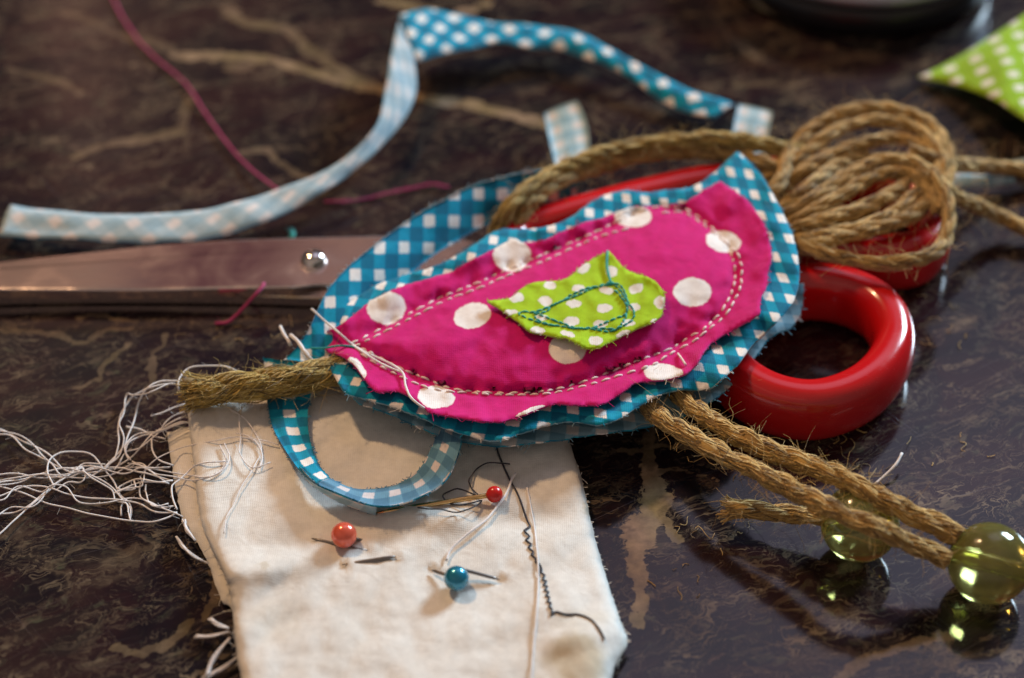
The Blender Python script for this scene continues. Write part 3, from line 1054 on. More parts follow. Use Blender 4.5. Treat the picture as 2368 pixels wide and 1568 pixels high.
def hpink(q):
    low = np.clip((q[:, 1] - 650) / 250, 0, 1)
    return hbody(q) + .055 + edge_lift(PINK, q, .06) * (.3 + low) + .05 * np.exp(-segdist(PINK, q) / 26)


pink_mb, _, _ = sheet(PINK, hpink, 9, .03, pc_px, jit=2.5, fray=280, frlen=.06)
pink = pink_mb.build('pink_panel', [m_pink, m_pinkrev], orn)


def hgreen(q):
    return hbody(q) + .12 + edge_lift(GREEN, q, .05, .03) + .012 * np.array([nz(a, b, 61, .05) for a, b in q]) + .05 * g2(q, 1150, 700, 50, 20) + .04 * g2(q, 1350, 800, 60, 14) + .05 * g2(q, 1405, 590, 20, 20)


green_mb, _, _ = sheet(GREEN, hgreen, 8, .03, pc_px, jit=1.6, fray=160, frlen=.05)
green = green_mb.build('green_patch', [m_green, m_greenrev], orn)


def stitches(name, lines, hf, lift, mat, parent, L=.165, gap=.075, r=.020, seed=5, closed=False):
    rnd = random.Random(seed)
    mb = MB()
    for ln in lines:
        q2 = catmull(ln, 4, closed)
        h = hf(q2)
        p = np.array([P(a, b, c + lift) for (a, b), c in zip(q2, h)])
        p, tot = resample(p, .02)
        i = 0
        while i < len(p) - 5:
            n1 = int(L / .02 * rnd.uniform(.85, 1.15))
            seg = p[i:i + n1].copy()
            if len(seg) < 4:
                break
            t = np.linspace(0, 1, len(seg))
            seg[:, 2] += .014 * np.sin(t * math.pi) - .008
            side = np.array([rnd.uniform(-.012, .012), rnd.uniform(-.012, .012), 0])
            seg = seg + side * (t[:, None] - .5) * 2
            tube(mb, seg, r * (.45 + .6 * np.sin(np.clip(t, .06, .94) * math.pi) ** .5), 6, tint=rnd.random())
            i += n1 + int(gap / .02 * rnd.uniform(.7, 1.3))
    return mb.build(name, mat, parent)


stitches('stitching', [ST1 + [ST1[0]], ST2, ST3], hpink, .012, m_stitch, pink)
# second, fainter line of the seam lies in a furrow: the thread that runs along it

def GP(l):
    return [GZ(x, y) for x, y in l]


TL = [GP([(1610, 540), (1500, 565), (1400, 598), (1200, 688), (1000, 768), (850, 830), (690, 885), (600, 878), (515, 900), (650, 968), (800, 1018), (1000, 1050), (1200, 1078), (1380, 1070), (1550, 1080), (1680, 1080), (1750, 1000), (1790, 920), (1800, 830), (1790, 700), (1720, 570), (1610, 540)]),
      GP([(1600, 560), (1480, 580), (1330, 600), (1230, 640), (1120, 690), (1050, 745), (930, 800), (850, 870), (780, 895), (690, 895), (800, 930), (900, 968), (1050, 1022), (1180, 1070), (1300, 1080), (1420, 1090), (1550, 1115), (1620, 1110), (1720, 1060), (1860, 980), (1885, 900), (1830, 790), (1760, 690), (1690, 590), (1600, 560)]),
      GP([(1400, 1070), (1450, 1050), (1560, 1000), (1700, 945), (1770, 920), (1800, 850), (1770, 760), (1700, 670), (1610, 590)]),
      GP([(700, 930), (750, 980), (870, 1030), (1000, 1060)])]
stitches('stitching', TL, hgreen, .010, m_thread_teal, green, .13, .01, .017, 9)
sp = GP([(1568, 160), (1560, 260), (1560, 340), (1575, 420), (1595, 490), (1610, 540)])
thread('thread_tail', [(a, b, float(hgreen(np.array([[a, b]]))[0]) + .035) for a, b in sp], .022, m_thread_teal, green, 3, .004)
dome('thread_knot', P(1411, 655, float(hgreen(np.array([[1411, 655]]))[0]) + .02), .045, m_thread_teal, green, (1.5, 1, .7))


def hb1(x, y, f=hbody):
    return float(f(np.array([[float(x), float(y)]]))[0])


tl = [(720, 714, 1.35), (760, 750, 1.25), (790, 775, 1.3), (812, 795, hb1(812, 795, hpink) + .05), (845, 815, hb1(845, 815, hpink) + .05), (880, 830, hb1(880, 830, hpink) + .05), (915, 848, hb1(915, 848, hpink) + .06), (932, 865, hb1(932, 865, hpink) + .08),
      (938, 895, hb1(938, 895, hpink) + .08), (950, 920, hb1(950, 920, hpink) + .08), (975, 940, hb1(975, 940, hpink) + .06), (990, 948, 1.2)]
thread('thread_tail', tl, .021, m_thread_white, orn, 6, .01)
thread('thread_tail', [(812, 797, hb1(812, 797, hpink) + .04), (850, 822, hb1(850, 822, hpink) + .04), (890, 845, hb1(890, 845, hpink) + .05), (930, 862, hb1(930, 862, hpink) + .06)], .021, m_thread_white, orn, 8, .01)
thread('thread_tail', [(715, 805, 1.0), (750, 805, 1.05), (780, 800, 1.15), (805, 800, hb1(805, 800, hpink) + .05), (830, 806, hb1(830, 806, hpink) + .03)], .017, m_thread_teal, orn, 9, .008)
thread('thread_tail', [(648, 755, .9), (658, 775, .95), (668, 790, 1.0), (672, 800, .95)], .030, m_thread_white, orn, 10, .01)
thread('thread_tail', [(672, 775, 1.05), (690, 790, 1.1), (705, 815, 1.1), (722, 835, 1.0)], .036, m_thread_white, orn, 11, .01)
thread('thread_tail', [(1567, 818, hb1(1567, 818, hpink) + .02), (1575, 828, hb1(1575, 828, hpink) + .05), (1585, 843, hb1(1585, 843, hpink) + .05)], .02, m_stitch, orn, 12, .004)

# legs and tail of jute
leg1 = jute([(1440, 870, .85), (1490, 930, .88), (1530, 965, .98), (1590, 1005, 1.08), (1660, 1045, 1.16), (1750, 1090, 1.22), (1850, 1140, 1.28), (1950, 1190, 1.40), (2030, 1222, 1.34), (2100, 1255, 1.1), (2165, 1282, .9), (2190, 1292, .82)], .150, 'jute_leg', m_jute, orn, seed=3)
leg2 = jute([(1530, 860, .9), (1570, 915, .92), (1620, 955, 1.0), (1690, 1000, 1.1), (1780, 1042, 1.2), (1880, 1080, 1.28), (1960, 1112, 1.34), (2050, 1160, 1.3), (2130, 1198, 1.15), (2215, 1240, .95)], .160, 'jute_leg', m_jute, orn, seed=4)


def bead(px, py, z, r, ax, parent):
    """glass bead with a drilled hole"""
    c = P(px, py, z)
    ax = np.array(ax, float)
    ax /= np.linalg.norm(ax)
    ref = np.array([0, 0, 1.0])
    a = np.cross(ax, ref)
    a /= np.linalg.norm(a)
    b = np.cross(ax, a)
    hr = .17 * r
    th0 = math.asin(hr / r)
    prof = [(r * math.sin(t), r * math.cos(t)) for t in np.linspace(th0, math.pi - th0, 26)]
    zz = r * math.cos(th0)
    prof += [(hr, s) for s in np.linspace(-zz, zz, 8)[1:-1]]
    seg = 40
    v, f = [], []
    for rr, s in prof:
        for j in range(seg):
            an = 2 * math.pi * j / seg
            v.append(c + ax * s + rr * (math.cos(an) * a + math.sin(an) * b))
    k = len(prof)
    for i in range(k):
        for j in range(seg):
            i2, j2 = (i + 1) % k, (j + 1) % seg
            f.append((i * seg + j, i2 * seg + j, i2 * seg + j2, i * seg + j2))
    v = np.array(v)
    # make the faces look outwards
    i, j = 10 * seg, 10 * seg + 1
    fn = np.cross(v[f[10 * seg][1]] - v[f[10 * seg][0]], v[f[10 * seg][2]] - v[f[10 * seg][0]])
    if fn @ (v[f[10 * seg][0]] - c) < 0:
        f = [q[::-1] for q in f]
    mb = MB()
    mb.add(v, f)
    return mb.build('glass_bead', m_glass, parent, flat_angle=50)


b1 = bead(1988, 1210, .66, .62, (1, .25, -.05), leg2)
b2 = bead(2287, 1303, .64, .64, (1, -.35, -.05), leg1)
b1['label'] = 'pale green glass bead under the two cords'
b2['label'] = 'yellow green glass bead at the end of the cords'
jute([(1682, 1178, .40), (1740, 1178, .45), (1800, 1186, .5), (1870, 1192, .55), (1930, 1198, .62), (1960, 1205, .62)], .145, 'cord_end', m_jute, leg2, seed=7, fray_start=90)
jute([(434, 906, .74), (470, 904, .78), (520, 900, .82), (580, 893, .85), (650, 885, .86), (710, 872, .86), (760, 862, .84), (830, 855, .82)], .245, 'jute_tail', m_jute_olive, orn, pitch=2.6, plies=3, seed=11, fuzz=1.9, fray_start=160, mess=1.8, worn=1.1)

# ---- gingham off-cuts -------------------------------------------------------------------------------------
rnd = random.Random(12)
mbx = MB()
A = [(1330, 385, 1.0), (1250, 393, 1.15), (1170, 408, 1.25), (1090, 430, 1.3), (1010, 470, 1.35), (930, 520, 1.4), (860, 572, 1.45), (800, 622, 1.45), (760, 668, 1.4), (735, 715, 1.3), (712, 765, 1.15), (685, 805, 1.0), (655, 832, .9)]
B = [(1330, 450, .5), (1260, 470, .5), (1190, 495, .55), (1120, 520, .6), (1060, 555, .65), (1005, 588, .7), (960, 625, .75), (920, 655, .8), (885, 690, .85), (855, 730, .85), (830, 780, .85), (800, 830, .8), (770, 855, .75)]
v, n, nw = ribbon(mbx, A, B, 10, 12, .03, 0, 1, .06, .1, .16, .05)
edge_fray(mbx, v, n, nw, 220, rnd, .06)
for i_, v_ in enumerate(mbx.v):          # the print runs straight across the sheet this scrap was cut from
    w_ = v_ - CAM
    d_ = w_ @ FW
    mbx.pc[i_] = np.stack([(w_[:, 0] / d_ / TW + 1) * W0 / 2 / 57, (H0 / 2 - (w_ @ UP) / d_ / TW * W0 / 2) / 62, np.zeros(len(v_))], 1)
cres = mbx.build('gingham_scrap', [m_gingham_body, m_gingham_rev])
tag(cres, 'broad curved blue gingham scrap standing behind the ornament across the scissor blades', 'fabric scrap')

mbx = MB()
A = [(610, 828, .72), (614, 870, .60), (618, 930, .55), (628, 980, .55), (655, 1035, .60), (690, 1085, .72), (735, 1120, .85), (800, 1150, .85), (870, 1170, .80), (935, 1165, .80), (990, 1140, .85), (1030, 1105, .90), (1055, 1060, .9), (1066, 1020, .9), (1066, 960, .9)]
B = [(745, 850, .78), (730, 890, .66), (714, 940, .58), (712, 985, .58), (720, 1030, .62), (738, 1075, .70), (765, 1105, .72), (820, 1128, .62), (880, 1130, .58), (935, 1112, .60), (970, 1085, .65), (992, 1045, .70), (1005, 1010, .75), (1012, 985, .75), (1020, 950, .75)]
A1, B1 = A[:7], B[:7]
A2, B2 = A[6:], B[6:]
v, n, nw = ribbon(mbx, A1, B1, 8, 9, .03, 0, 1, .02, .05, .22, .05)
edge_fray(mbx, v, n, nw, 90, rnd, .05)
v, n, nw = ribbon(mbx, A2, B2, 8, 9, .03, 1, 0, .03, .3, .22, .05)
edge_fray(mbx, v, n, nw, 90, rnd, .06)
loop = mbx.build('gingham_loop', [m_gingham, m_gingham_rev2])
tag(loop, 'narrow blue gingham loop curling from under the jute tail over the cotton cloth', 'fabric scrap')
# pale outer turn of that loop
mbx = MB()
A = [(668, 1050, .50), (690, 1090, .50), (730, 1130, .52), (780, 1160, .52), (830, 1180, .50), (868, 1192, .48)]
B = [(700, 1085, .80), (725, 1112, .84), (760, 1133, .84), (800, 1150, .84), (840, 1164, .82), (872, 1172, .78)]
v, n, nw = ribbon(mbx, A, B, 8, 5, .02, 1, 0, .02)
edge_fray(mbx, v, n, nw, 40, rnd, .05)
mbx.build('turned_edge', [m_gingham, m_gingham_rev], loop)

mbx = MB()
A = [(25, 472, .35), (150, 490, .42), (300, 495, .45), (450, 487, .5), (550, 465, .55), (650, 435, .6), (750, 393, .7), (830, 338, .8), (880, 268, .95), (893, 200, 1.1), (905, 130, 1.2), (922, 50, 1.25)]
B = [(-4, 545, .25), (130, 551, .28), (250, 558, .30), (400, 556, .34), (520, 540, .38), (620, 510, .42), (720, 460, .48), (800, 410, .55), (882, 338, .62), (940, 268, .7), (964, 205, .8), (958, 140, .95)]
ribbon(mbx, A, B, 12, 7, .03, 1, 0, .03, 0, .1, .07)
A = [(924, 33, 1.15), (1000, 27, .9), (1080, 40, .75), (1200, 58, .6), (1320, 67, .52), (1400, 108, .46), (1500, 163, .4), (1600, 210, .34), (1695, 243, .28)]
B = [(960, 143, .95), (1020, 127, .85), (1088, 113, .7), (1147, 100, .6), (1219, 111, .5), (1294, 111, .45), (1360, 138, .4), (1431, 165, .36), (1483, 199, .32), (1534, 233, .28), (1589, 260, .25), (1652, 277, .22)]
ribbon(mbx, A, B, 12, 7, .03, 0, 1, .05, .15, .13, .08)
strip = mbx.build('gingham_strip', [m_gingham_bias, m_gingham_bias_rev])
tag(strip, 'long curved gingham strip folded at the top, half pale reverse, half bright blue', 'fabric strip')

mbx = MB()
ribbon(mbx, [(1258, 262, .5), (1265, 300, .45), (1275, 345, .4), (1288, 400, .35)], [(1334, 232, .75), (1352, 270, .65), (1362, 320, .55), (1362, 380, .45)], 8, 6, .03, 1, 0, .04)
o = mbx.build('pale_scrap', [m_gingham, m_gingham_rev])
tag(o, 'pale gingham strip end poking up behind the jute twine near the middle', 'fabric scrap', 'pale gingham scraps behind the twine')
mbx = MB()
ribbon(mbx, [(1707, 240, .5), (1700, 270, .45), (1692, 315, .35), (1688, 345, .3)], [(1786, 258, .5), (1780, 290, .45), (1772, 330, .35), (1766, 360, .3)], 8, 6, .03, 1, 0, .02)
o = mbx.build('pale_scrap', [m_gingham, m_gingham_rev])
tag(o, 'small pale square scrap beside the tip of the bright blue strip', 'fabric scrap', 'pale gingham scraps behind the twine')
mbx = MB()
ribbon(mbx, [(2180, 400, .25), (2240, 402, .3), (2300, 406, .3), (2345, 412, .25)], [(2180, 440, .1), (2240, 436, .12), (2300, 430, .12), (2345, 424, .15)], 8, 5, .03, 1, 0, .03)
o = mbx.build('pale_scrap', [m_gingham, m_gingham_rev])
tag(o, 'thin pale blue gingham sliver to the right of the twine hank', 'fabric scrap', 'pale gingham scraps behind the twine')
mbx = MB()
ribbon(mbx, [(2320, 378, .2), (2370, 366, .3), (2420, 360, .3)], [(2320, 386, .1), (2370, 400, .1), (2420, 400, .1)], 8, 5, .03, 1, 0, .02)
o = mbx.build('pale_scrap', [m_gingham, m_gingham_rev])
tag(o, 'tiny pale scrap corner under the upper twine end at the right edge', 'fabric scrap', 'pale gingham scraps behind the twine')

GC = outline([(2122, 178, 1), (2200, 140), (2290, 85), (2370, 32), (2480, -50, 1), (2600, 100), (2600, 420, 1), (2480, 345), (2367, 274), (2290, 226), (2210, 196)], 10)


def hgc(q):
    return .12 + .62 * np.clip((q[:, 0] - 2122) / 200, 0, 1) ** 1.2 + .05 * np.array([nz(a, b, 3, .01) for a, b in q])


gm, _, _ = sheet(GC, hgc, 16, .03, jit=1)
o = gm.build('green_fabric', [m_greencheck, m_greenrev])
tag(o, 'bright lime green checked fabric corner lifting off the table at the upper right', 'fabric')

# ---- scissors -----------------------------------------------------------------------------------------------
sc = thing('scissors', 'closed metal scissors with two red plastic finger rings', 'scissors', P(1100, 620, 0))


def plate(name, top, z0, z1, mat, parent, bev=.04, und=0.0):
    """flat steel bar: outline measured at its upper face"""
    o2 = np.array([P(a, b, z1)[:2] for a, b in top])
    if np.sum(o2[:, 0] * np.roll(o2[:, 1], -1) - o2[:, 1] * np.roll(o2[:, 0], -1)) < 0:
        o2 = o2[::-1]
    n = len(o2)
    c = (np.roll(o2, -1, 0) - np.roll(o2, 1, 0))
    nn = np.stack([c[:, 1], -c[:, 0]], 1)
    nn /= np.maximum(np.linalg.norm(nn, axis=1), 1e-9)[:, None]
    L = [np.c_[o2 - nn * bev, np.full(n, z1)], np.c_[o2 - nn * bev * .3, np.full(n, z1 - bev * .2)], np.c_[o2, np.full(n, z1 - bev * .8)], np.c_[o2, np.full(n, z0)]]
    v = np.concatenate(L)
    f = [list(range(n))]
    for k in range(3):
        for i in range(n):
            j = (i + 1) % n
            f.append([k * n + i, (k + 1) * n + i, (k + 1) * n + j, k * n + j])
    f.append([3 * n + i for i in range(n)][::-1])
    mb = MB()
    mb.add(v, f)
    return mb.build(name, mat, parent, flat_angle=6)


top_b = outline([(-260, 640, 1), (-60, 612), (0, 605), (200, 584), (400, 563), (560, 553), (700, 549), (850, 546), (1000, 545), (1090, 556), (1200, 580, 1), (1200, 630), (1050, 650), (900, 662), (800, 660), (747, 658), (686, 662), (514, 665), (343, 669), (206, 669), (0, 668), (-100, 668)], 12)
plate('blade', top_b, .26, .47, m_steel, sc, .035)
bot_b = outline([(-250, 655, 1), (0, 625), (400, 600), (700, 590), (1000, 590), (1200, 600, 1), (1200, 660), (900, 690), (740, 688), (600, 683), (300, 680), (0, 684), (-100, 690)], 12)
plate('blade', bot_b, .04, .245, m_steel, sc, .03)
mb = MB()
c = P(725, 604, .47)
vv, ff = [], []
prof = [(.235, -.02), (.235, .03), (.222, .08), (.19, .13), (.14, .165), (.07, .185), (0.004, .19)]
sg = 32
for r, z in prof:
    for j in range(sg):
        a = 2 * math.pi * j / sg
        vv.append((c[0] + r * math.cos(a), c[1] + r * math.sin(a), c[2] + z))
for i in range(len(prof) - 1):
    for j in range(sg):
        j2 = (j + 1) % sg
        ff.append((i * sg + j, i * sg + j2, (i + 1) * sg + j2, (i + 1) * sg + j))
mb.add(vv, ff)
mb.build('pivot_rivet', m_rivet, sc)


def ring(name, path, z, rx, rz, mat, parent, closed=True, taper=None):
    """moulded plastic bar with an oval section swept along a flat path"""
    p2 = catmull([tuple(P(a, b, z + (dz if True else 0)))[:3] for a, b, dz in path], .12, closed)
    k = len(p2)
    t = (np.roll(p2, -1, 0) - np.roll(p2, 1, 0)) if closed else np.gradient(p2, axis=0)
    t[:, 2] = 0
    t /= np.linalg.norm(t, axis=1)[:, None]
    nn = np.stack([t[:, 1], -t[:, 0], np.zeros(k)], 1)
    sides = 28
    a = np.arange(sides) / sides * 2 * math.pi
    e = .78
    cx = np.sign(np.cos(a)) * np.abs(np.cos(a)) ** e
    cz = np.sign(np.sin(a)) * np.abs(np.sin(a)) ** e
    tp = np.ones(k) if taper is None else np.interp(np.linspace(0, 1, k), *taper)
    v = p2[:, None, :] + (rx * tp)[:, None, None] * cx[None, :, None] * nn[:, None, :] + (rz * tp)[:, None, None] * cz[None, :, None] * np.array([0, 0, 1.0])
    f = []
    for i in range(k if closed else k - 1):
        i2 = (i + 1) % k
        for j in range(sides):
            j2 = (j + 1) % sides
            f.append((i * sides + j, i * sides + j2, i2 * sides + j2, i2 * sides + j))
    if not closed:
        f.append(tuple(range(sides))[::-1])
        f.append(tuple((k - 1) * sides + j for j in range(sides)))
    v = v.reshape(-1, 3)
    fn = np.cross(v[f[0][1]] - v[f[0][0]], v[f[0][2]] - v[f[0][0]])
    if fn @ (v[f[0][0]] - p2[0]) < 0:
        f = [q[::-1] for q in f]
    mb = MB()
    mb.add(v, f)
    return mb, v


near = [(2064, 805, 0), (2040, 735, 0), (1975, 692, 0), (1890, 674, 0), (1790, 684, 0), (1710, 720, 0), (1672, 780, 0), (1680, 850, 0), (1730, 905, 0), (1800, 938, 0), (1880, 948, 0), (1965, 925, 0), (2032, 875, 0)]
mbr, _ = ring('finger_ring', near, .57, .37, .56, m_red, sc)
mbs, vs = ring('s', [(1700, 730, 0), (1600, 690, 0), (1450, 650, -.05), (1300, 615, -.1), (1150, 592, -.15)], .57, .36, .5, m_red, sc, False, ([0, 1], [1, .75]))
mbr.add(np.concatenate(mbs.v), mbs.f)
h1 = mbr.build('handle', m_red, sc)
h1['label'] = 'smaller round red handle on the near side'
far = [(2157, 545, 0), (2130, 478, 0), (2060, 440, 0), (1950, 424, 0), (1850, 424, 0), (1750, 430, 0), (1640, 444, 0), (1500, 474, 0), (1400, 500, 0), (1290, 530, -.05), (1200, 560, -.1), (1190, 600, -.1), (1300, 622, -.05), (1500, 618, 0), (1700, 604, 0), (1850, 590, 0),
       (1960, 596, 0), (2050, 606, 0), (2125, 594, 0)]
mbr, _ = ring('finger_ring', far, .57, .36, .56, m_red, sc)
h2 = mbr.build('handle', m_red, sc)
h2['label'] = 'long oval red handle under the twine hank'

# ---- jute hank ------------------------------------------------------------------------------------------------
hk = thing('twine_hank', 'looped hank of brown jute twine heaped over the far red scissor handle', 'twine', P(2000, 480, 0))
LOOPS = [
    [(1700, 450, 1.15), (1745, 425, 1.35), (1790, 395, 1.45), (1835, 340, 1.45), (1890, 290, 1.5), (1960, 258, 1.6), (2040, 250, 1.65), (2110, 265, 1.65), (2165, 305, 1.55), (2190, 360, 1.4), (2190, 420, 1.3), (2180, 470, 1.2)],
    [(1720, 490, 1.2), (1790, 455, 1.3), (1850, 400, 1.35), (1930, 355, 1.4), (2010, 328, 1.45), (2080, 320, 1.4), (2140, 345, 1.4), (2172, 395, 1.35), (2178, 445, 1.3)],
    [(1740, 480, 1.55), (1800, 425, 1.6), (1818, 375, 1.55), (1830, 345, 1.5)],
    [(1770, 520, 1.4), (1860, 470, 1.55), (1940, 420, 1.65), (2010, 380, 1.75), (2070, 368, 1.8), (2130, 385, 1.8), (2170, 425, 1.75), (2190, 475, 1.6), (2192, 530, 1.45), (2165, 580, 1.4), (2110, 602, 1.42), (2030, 608, 1.45), (1940, 595, 1.45), (1860, 572, 1.4), (1780, 555, 1.3)],
    [(1790, 545, 1.35), (1880, 515, 1.45), (1970, 490, 1.5), (2050, 455, 1.55), (2090, 425, 1.55), (2080, 405, 1.55), (2030, 400, 1.5), (1960, 425, 1.45)],
    [(1800, 570, 1.3), (1900, 545, 1.4), (1990, 525, 1.45), (2060, 495, 1.5), (2110, 455, 1.55), (2150, 425, 1.5)],
    [(1780, 500, 1.35), (1860, 440, 1.4), (1930, 385, 1.3), (2000, 355, 1.25)],
    [(1760, 430, 1.3), (1840, 372, 1.42), (1900, 322, 1.5), (1970, 288, 1.55), (2045, 278, 1.55), (2110, 292, 1.55), (2160, 335, 1.5), (2184, 390, 1.4), (2184, 440, 1.3)],
    [(1790, 535, 1.35), (1870, 492, 1.5), (1950, 448, 1.58), (2020, 408, 1.65), (2075, 396, 1.68), (2120, 412, 1.65), (2150, 445, 1.6), (2172, 490, 1.5)],
    [(1810, 585, 1.25), (1890, 562, 1.35), (1980, 540, 1.4), (2070, 515, 1.45), (2130, 480, 1.5), (2165, 440, 1.5)],
    [(1730, 470, 1.3), (1800, 470, 1.2), (1880, 450, 1.2), (1960, 400, 1.2), (2040, 370, 1.2)],
]
for k, lp in enumerate(LOOPS):
    lp = [(a, b, c - .42 * min(1, max(0, (1860 - a) / 90))) for a, b, c in lp]
    jute(lp, .125, 'twine_loop', m_jute, hk, seed=30 + k, worn=.55, mess=.7)
jute([(2120, 400, 1.75), (2160, 420, 1.7), (2200, 450, 1.4), (2255, 475, .8), (2310, 500, .45), (2367, 528, .3), (2450, 570, .25)], .14, 'loose_end', m_jute, hk, seed=40, worn=.8)
jute([(2100, 350, 1.5), (2160, 368, 1.4), (2210, 380, 1.0), (2280, 384, .55), (2367, 392, .35), (2450, 400, .3)], .135, 'loose_end', m_jute, hk, seed=41)
jute([(1140, 545, .7), (1155, 515, 1.0), (1180, 475, 1.3), (1225, 432, 1.4), (1290, 395, 1.4), (1370, 364, 1.4), (1460, 340, 1.4), (1560, 326, 1.45), (1660, 322, 1.5), (1740, 330, 1.45), (1810, 345, 1.35), (1870, 360, 1.2)], .145, 'loose_end', m_jute_olive, hk, seed=42)
jute([(1170, 560, .6), (1200, 510, 1.0), (1235, 462, 1.2), (1300, 415, 1.25), (1390, 385, 1.2), (1480, 362, 1.2), (1580, 350, 1.2), (1680, 355, 1.25), (1760, 375, 1.25), (1830, 400, 1.15)], .135, 'loose_end', m_jute, hk, seed=43)

# ---- pins -----------------------------------------------------------------------------------------------------
def rod(name, a, b, r, mat, parent):
    mb = MB()
    t = np.linspace(0, 1, 8)[:, None]
    p = np.array(a) * (1 - t) + np.array(b) * t
    tube(mb, p, r * np.interp(t[:, 0], [0, .15, 1], [.25, 1, 1]), 10)
    return mb.build(name, mat, parent)


def pin(label, head, hr, hm, shafts, sm, sr=.027):
    t = thing('ball_head_pin', label, 'pin', P(head[0], head[1], head[2] - hr), 'ball headed pins stuck in the cotton cloth')
    dome('head', P(*head), hr, hm, t)
    for a, b in shafts:
        rod('shaft', P(*a), P(*b), sr, sm, t)
    return t


zr = zc(1143, 1143)
pin('small red ball headed pin with a golden shaft beside the blue loop', (1143, 1143, zr + .17), .135, m_redhead, [((868, 1186, zc(868, 1186, .09)), (1143, 1143, zr + .17))], m_brass, .042)
zo = zc(795, 1237)
pin('orange pearl headed pin stuck in the cloth left of the blue one', (795, 1237, zo + .22), .205, m_orange, [((720, 1245, zo + .06), (850, 1275, zo + .02)), ((795, 1240, zo + .2), (842, 1251, zo + .02))], m_pinsteel)
zb = zc(1055, 1337)
pin('shiny blue pearl headed pin nearest the camera on the cloth', (1055, 1337, zb + .19), .195, m_bluepearl, [((1155, 1340, zb + .03), (1055, 1313, zb + .2)), ((997, 1318, zb + .03), (1055, 1337, zb + .16))], m_pinsteel)
mb = MB()
t = np.linspace(0, 1, 12)[:, None]
a, b = np.array(P(790, 1306, zc(790, 1306, .06))), np.array(P(914, 1287, zc(914, 1287, .05)))
tube(mb, a * (1 - t) + b * t, .03 * np.interp(t[:, 0], [0, .3, .8, 1], [.2, 1, 1, .5]), 8)
o = mb.build('sewing_needle', m_pinsteel)
tag(o, 'short grey needle pushed through the cotton below the orange pin', 'needle')

# ---- loose threads ---------------------------------------------------------------------------------------------
Z6 = lambda x, y: (x / 2.713, 809 + y / 2.713)
TANGLE = [
    [(-60, 480), (0, 505), (100, 550), (250, 620), (340, 690), (420, 760), (560, 770), (700, 745), (860, 740), (1000, 750), (1180, 790), (1290, 795), (1380, 760), (1415, 700), (1380, 600)],
    [(-60, 535), (60, 545), (200, 640), (310, 710), (400, 745), (520, 740)],
    [(-60, 790), (120, 780), (250, 795), (400, 795), (600, 745), (750, 740), (900, 770), (1080, 820)],
    [(-60, 842), (120, 820), (260, 770), (380, 745), (480, 760), (600, 800), (700, 860), (760, 930), (820, 1000), (825, 1060)],
    [(-60, 840), (150, 900), (300, 965), (500, 1010), (700, 1055), (850, 1075), (970, 1075), (1060, 1050), (1110, 1015)],
    [(-60, 930), (0, 915), (150, 860), (250, 855), (330, 870), (400, 900), (520, 925), (700, 935), (850, 960), (1000, 1020), (1100, 1020)],
    [(-60, 1030), (80, 1020), (200, 970), (300, 880), (400, 800), (500, 740), (640, 735)],
    [(-60, 1200), (100, 1060), (250, 930), (400, 800), (520, 740)],
    [(340, 860), (300, 760), (310, 690), (380, 645), (480, 640), (580, 670), (650, 740), (710, 820), (750, 900), (800, 950)],
    [(650, 750), (720, 680), (740, 600), (740, 500), (760, 400), (820, 310), (930, 240), (1050, 215), (1140, 220)],
    [(560, 800), (660, 730), (760, 620), (820, 500), (860, 380), (920, 240), (1000, 200), (1150, 190), (1400, 180)],
    [(1480, 130), (1400, 105), (1300, 100), (1180, 125), (1130, 170), (1120, 240), (1170, 320)],
    [(720, 740), (820, 680), (900, 590), (960, 530), (1080, 450), (1170, 415)],
    [(900, 830), (920, 750), (1000, 670), (1150, 610), (1350, 570), (1500, 550), (1650, 560), (1750, 600)],
    [(790, 480), (880, 500), (960, 540), (1040, 560)],
    [(945, 415), (1020, 395), (1100, 360), (1160, 340)],
    [(820, 690), (790, 640), (810, 580), (880, 545), (980, 520), (1100, 470), (1170, 455)],
    [(1440, 370), (1540, 440), (1610, 540), (1640, 640), (1600, 730), (1520, 840), (1470, 960), (1420, 1050), (1400, 1150)],
    [(830, 700), (950, 740), (1070, 740)],
    [(1520, 350), (1500, 560), (1500, 640), (1580, 740), (1700, 700)],
    [(880, 830), (870, 900), (920, 950), (1010, 990), (1090, 975)],
    [(1110, 1000), (1080, 920), (1080, 850), (1110, 820), (1200, 740), (1300, 705), (1420, 700)],
    [(840, 820), (850, 870), (780, 880), (740, 870), (780, 840), (850, 810), (1000, 830), (1080, 820)],
    [(950, 560), (960, 640), (1010, 700), (1080, 730)],
    [(1480, 520), (1560, 550), (1620, 600), (1650, 680), (1630, 740)],
    [(760, 1040), (770, 980), (800, 950), (825, 1000), (820, 1050)],
    [(520, 740), (540, 800), (510, 830), (430, 830), (350, 880)],
]
tg = thing('thread_tangle', 'tangle of white sewing threads spilling left from the cotton cloth', 'thread', P(250, 1070, 0))
low_c = LOW
for k, s in enumerate(TANGLE):
    pts = []
    q = np.array([Z6(x, y) for x, y in s])
    on = inside(COT, q)
    onl = inside(LOW, q)
    for i, (a, b) in enumerate(q):
        z = .05 + .16 * abs(nz(a * .02, k * 3.1, 2)) + .012 * (k % 6)
        if on[i]:
            z = zc(a, b, .05 + .01 * (k % 4))
        elif onl[i]:
            z = .26 + .02 * (k % 4)
        elif a > 330:
            z += .18
        if b < 905 and a > 330:
            z = max(z, .75)
        pts.append((a, b, z))
    thread('strand', pts, .0145 if k not in (13, 17, 19) else .011, m_thread_white, tg, 50 + k, .045, 6)
    if k in (0, 2, 3, 5, 6, 9, 12, 16, 18, 20, 22):
        rk = random.Random(k)
        p2_ = [(a + rk.uniform(-16, 16), b + rk.uniform(-14, 14), z + rk.uniform(0, .06)) for a, b, z in pts]
        thread('strand', p2_, .0125, m_thread_white, tg, 150 + k, .06, 4)

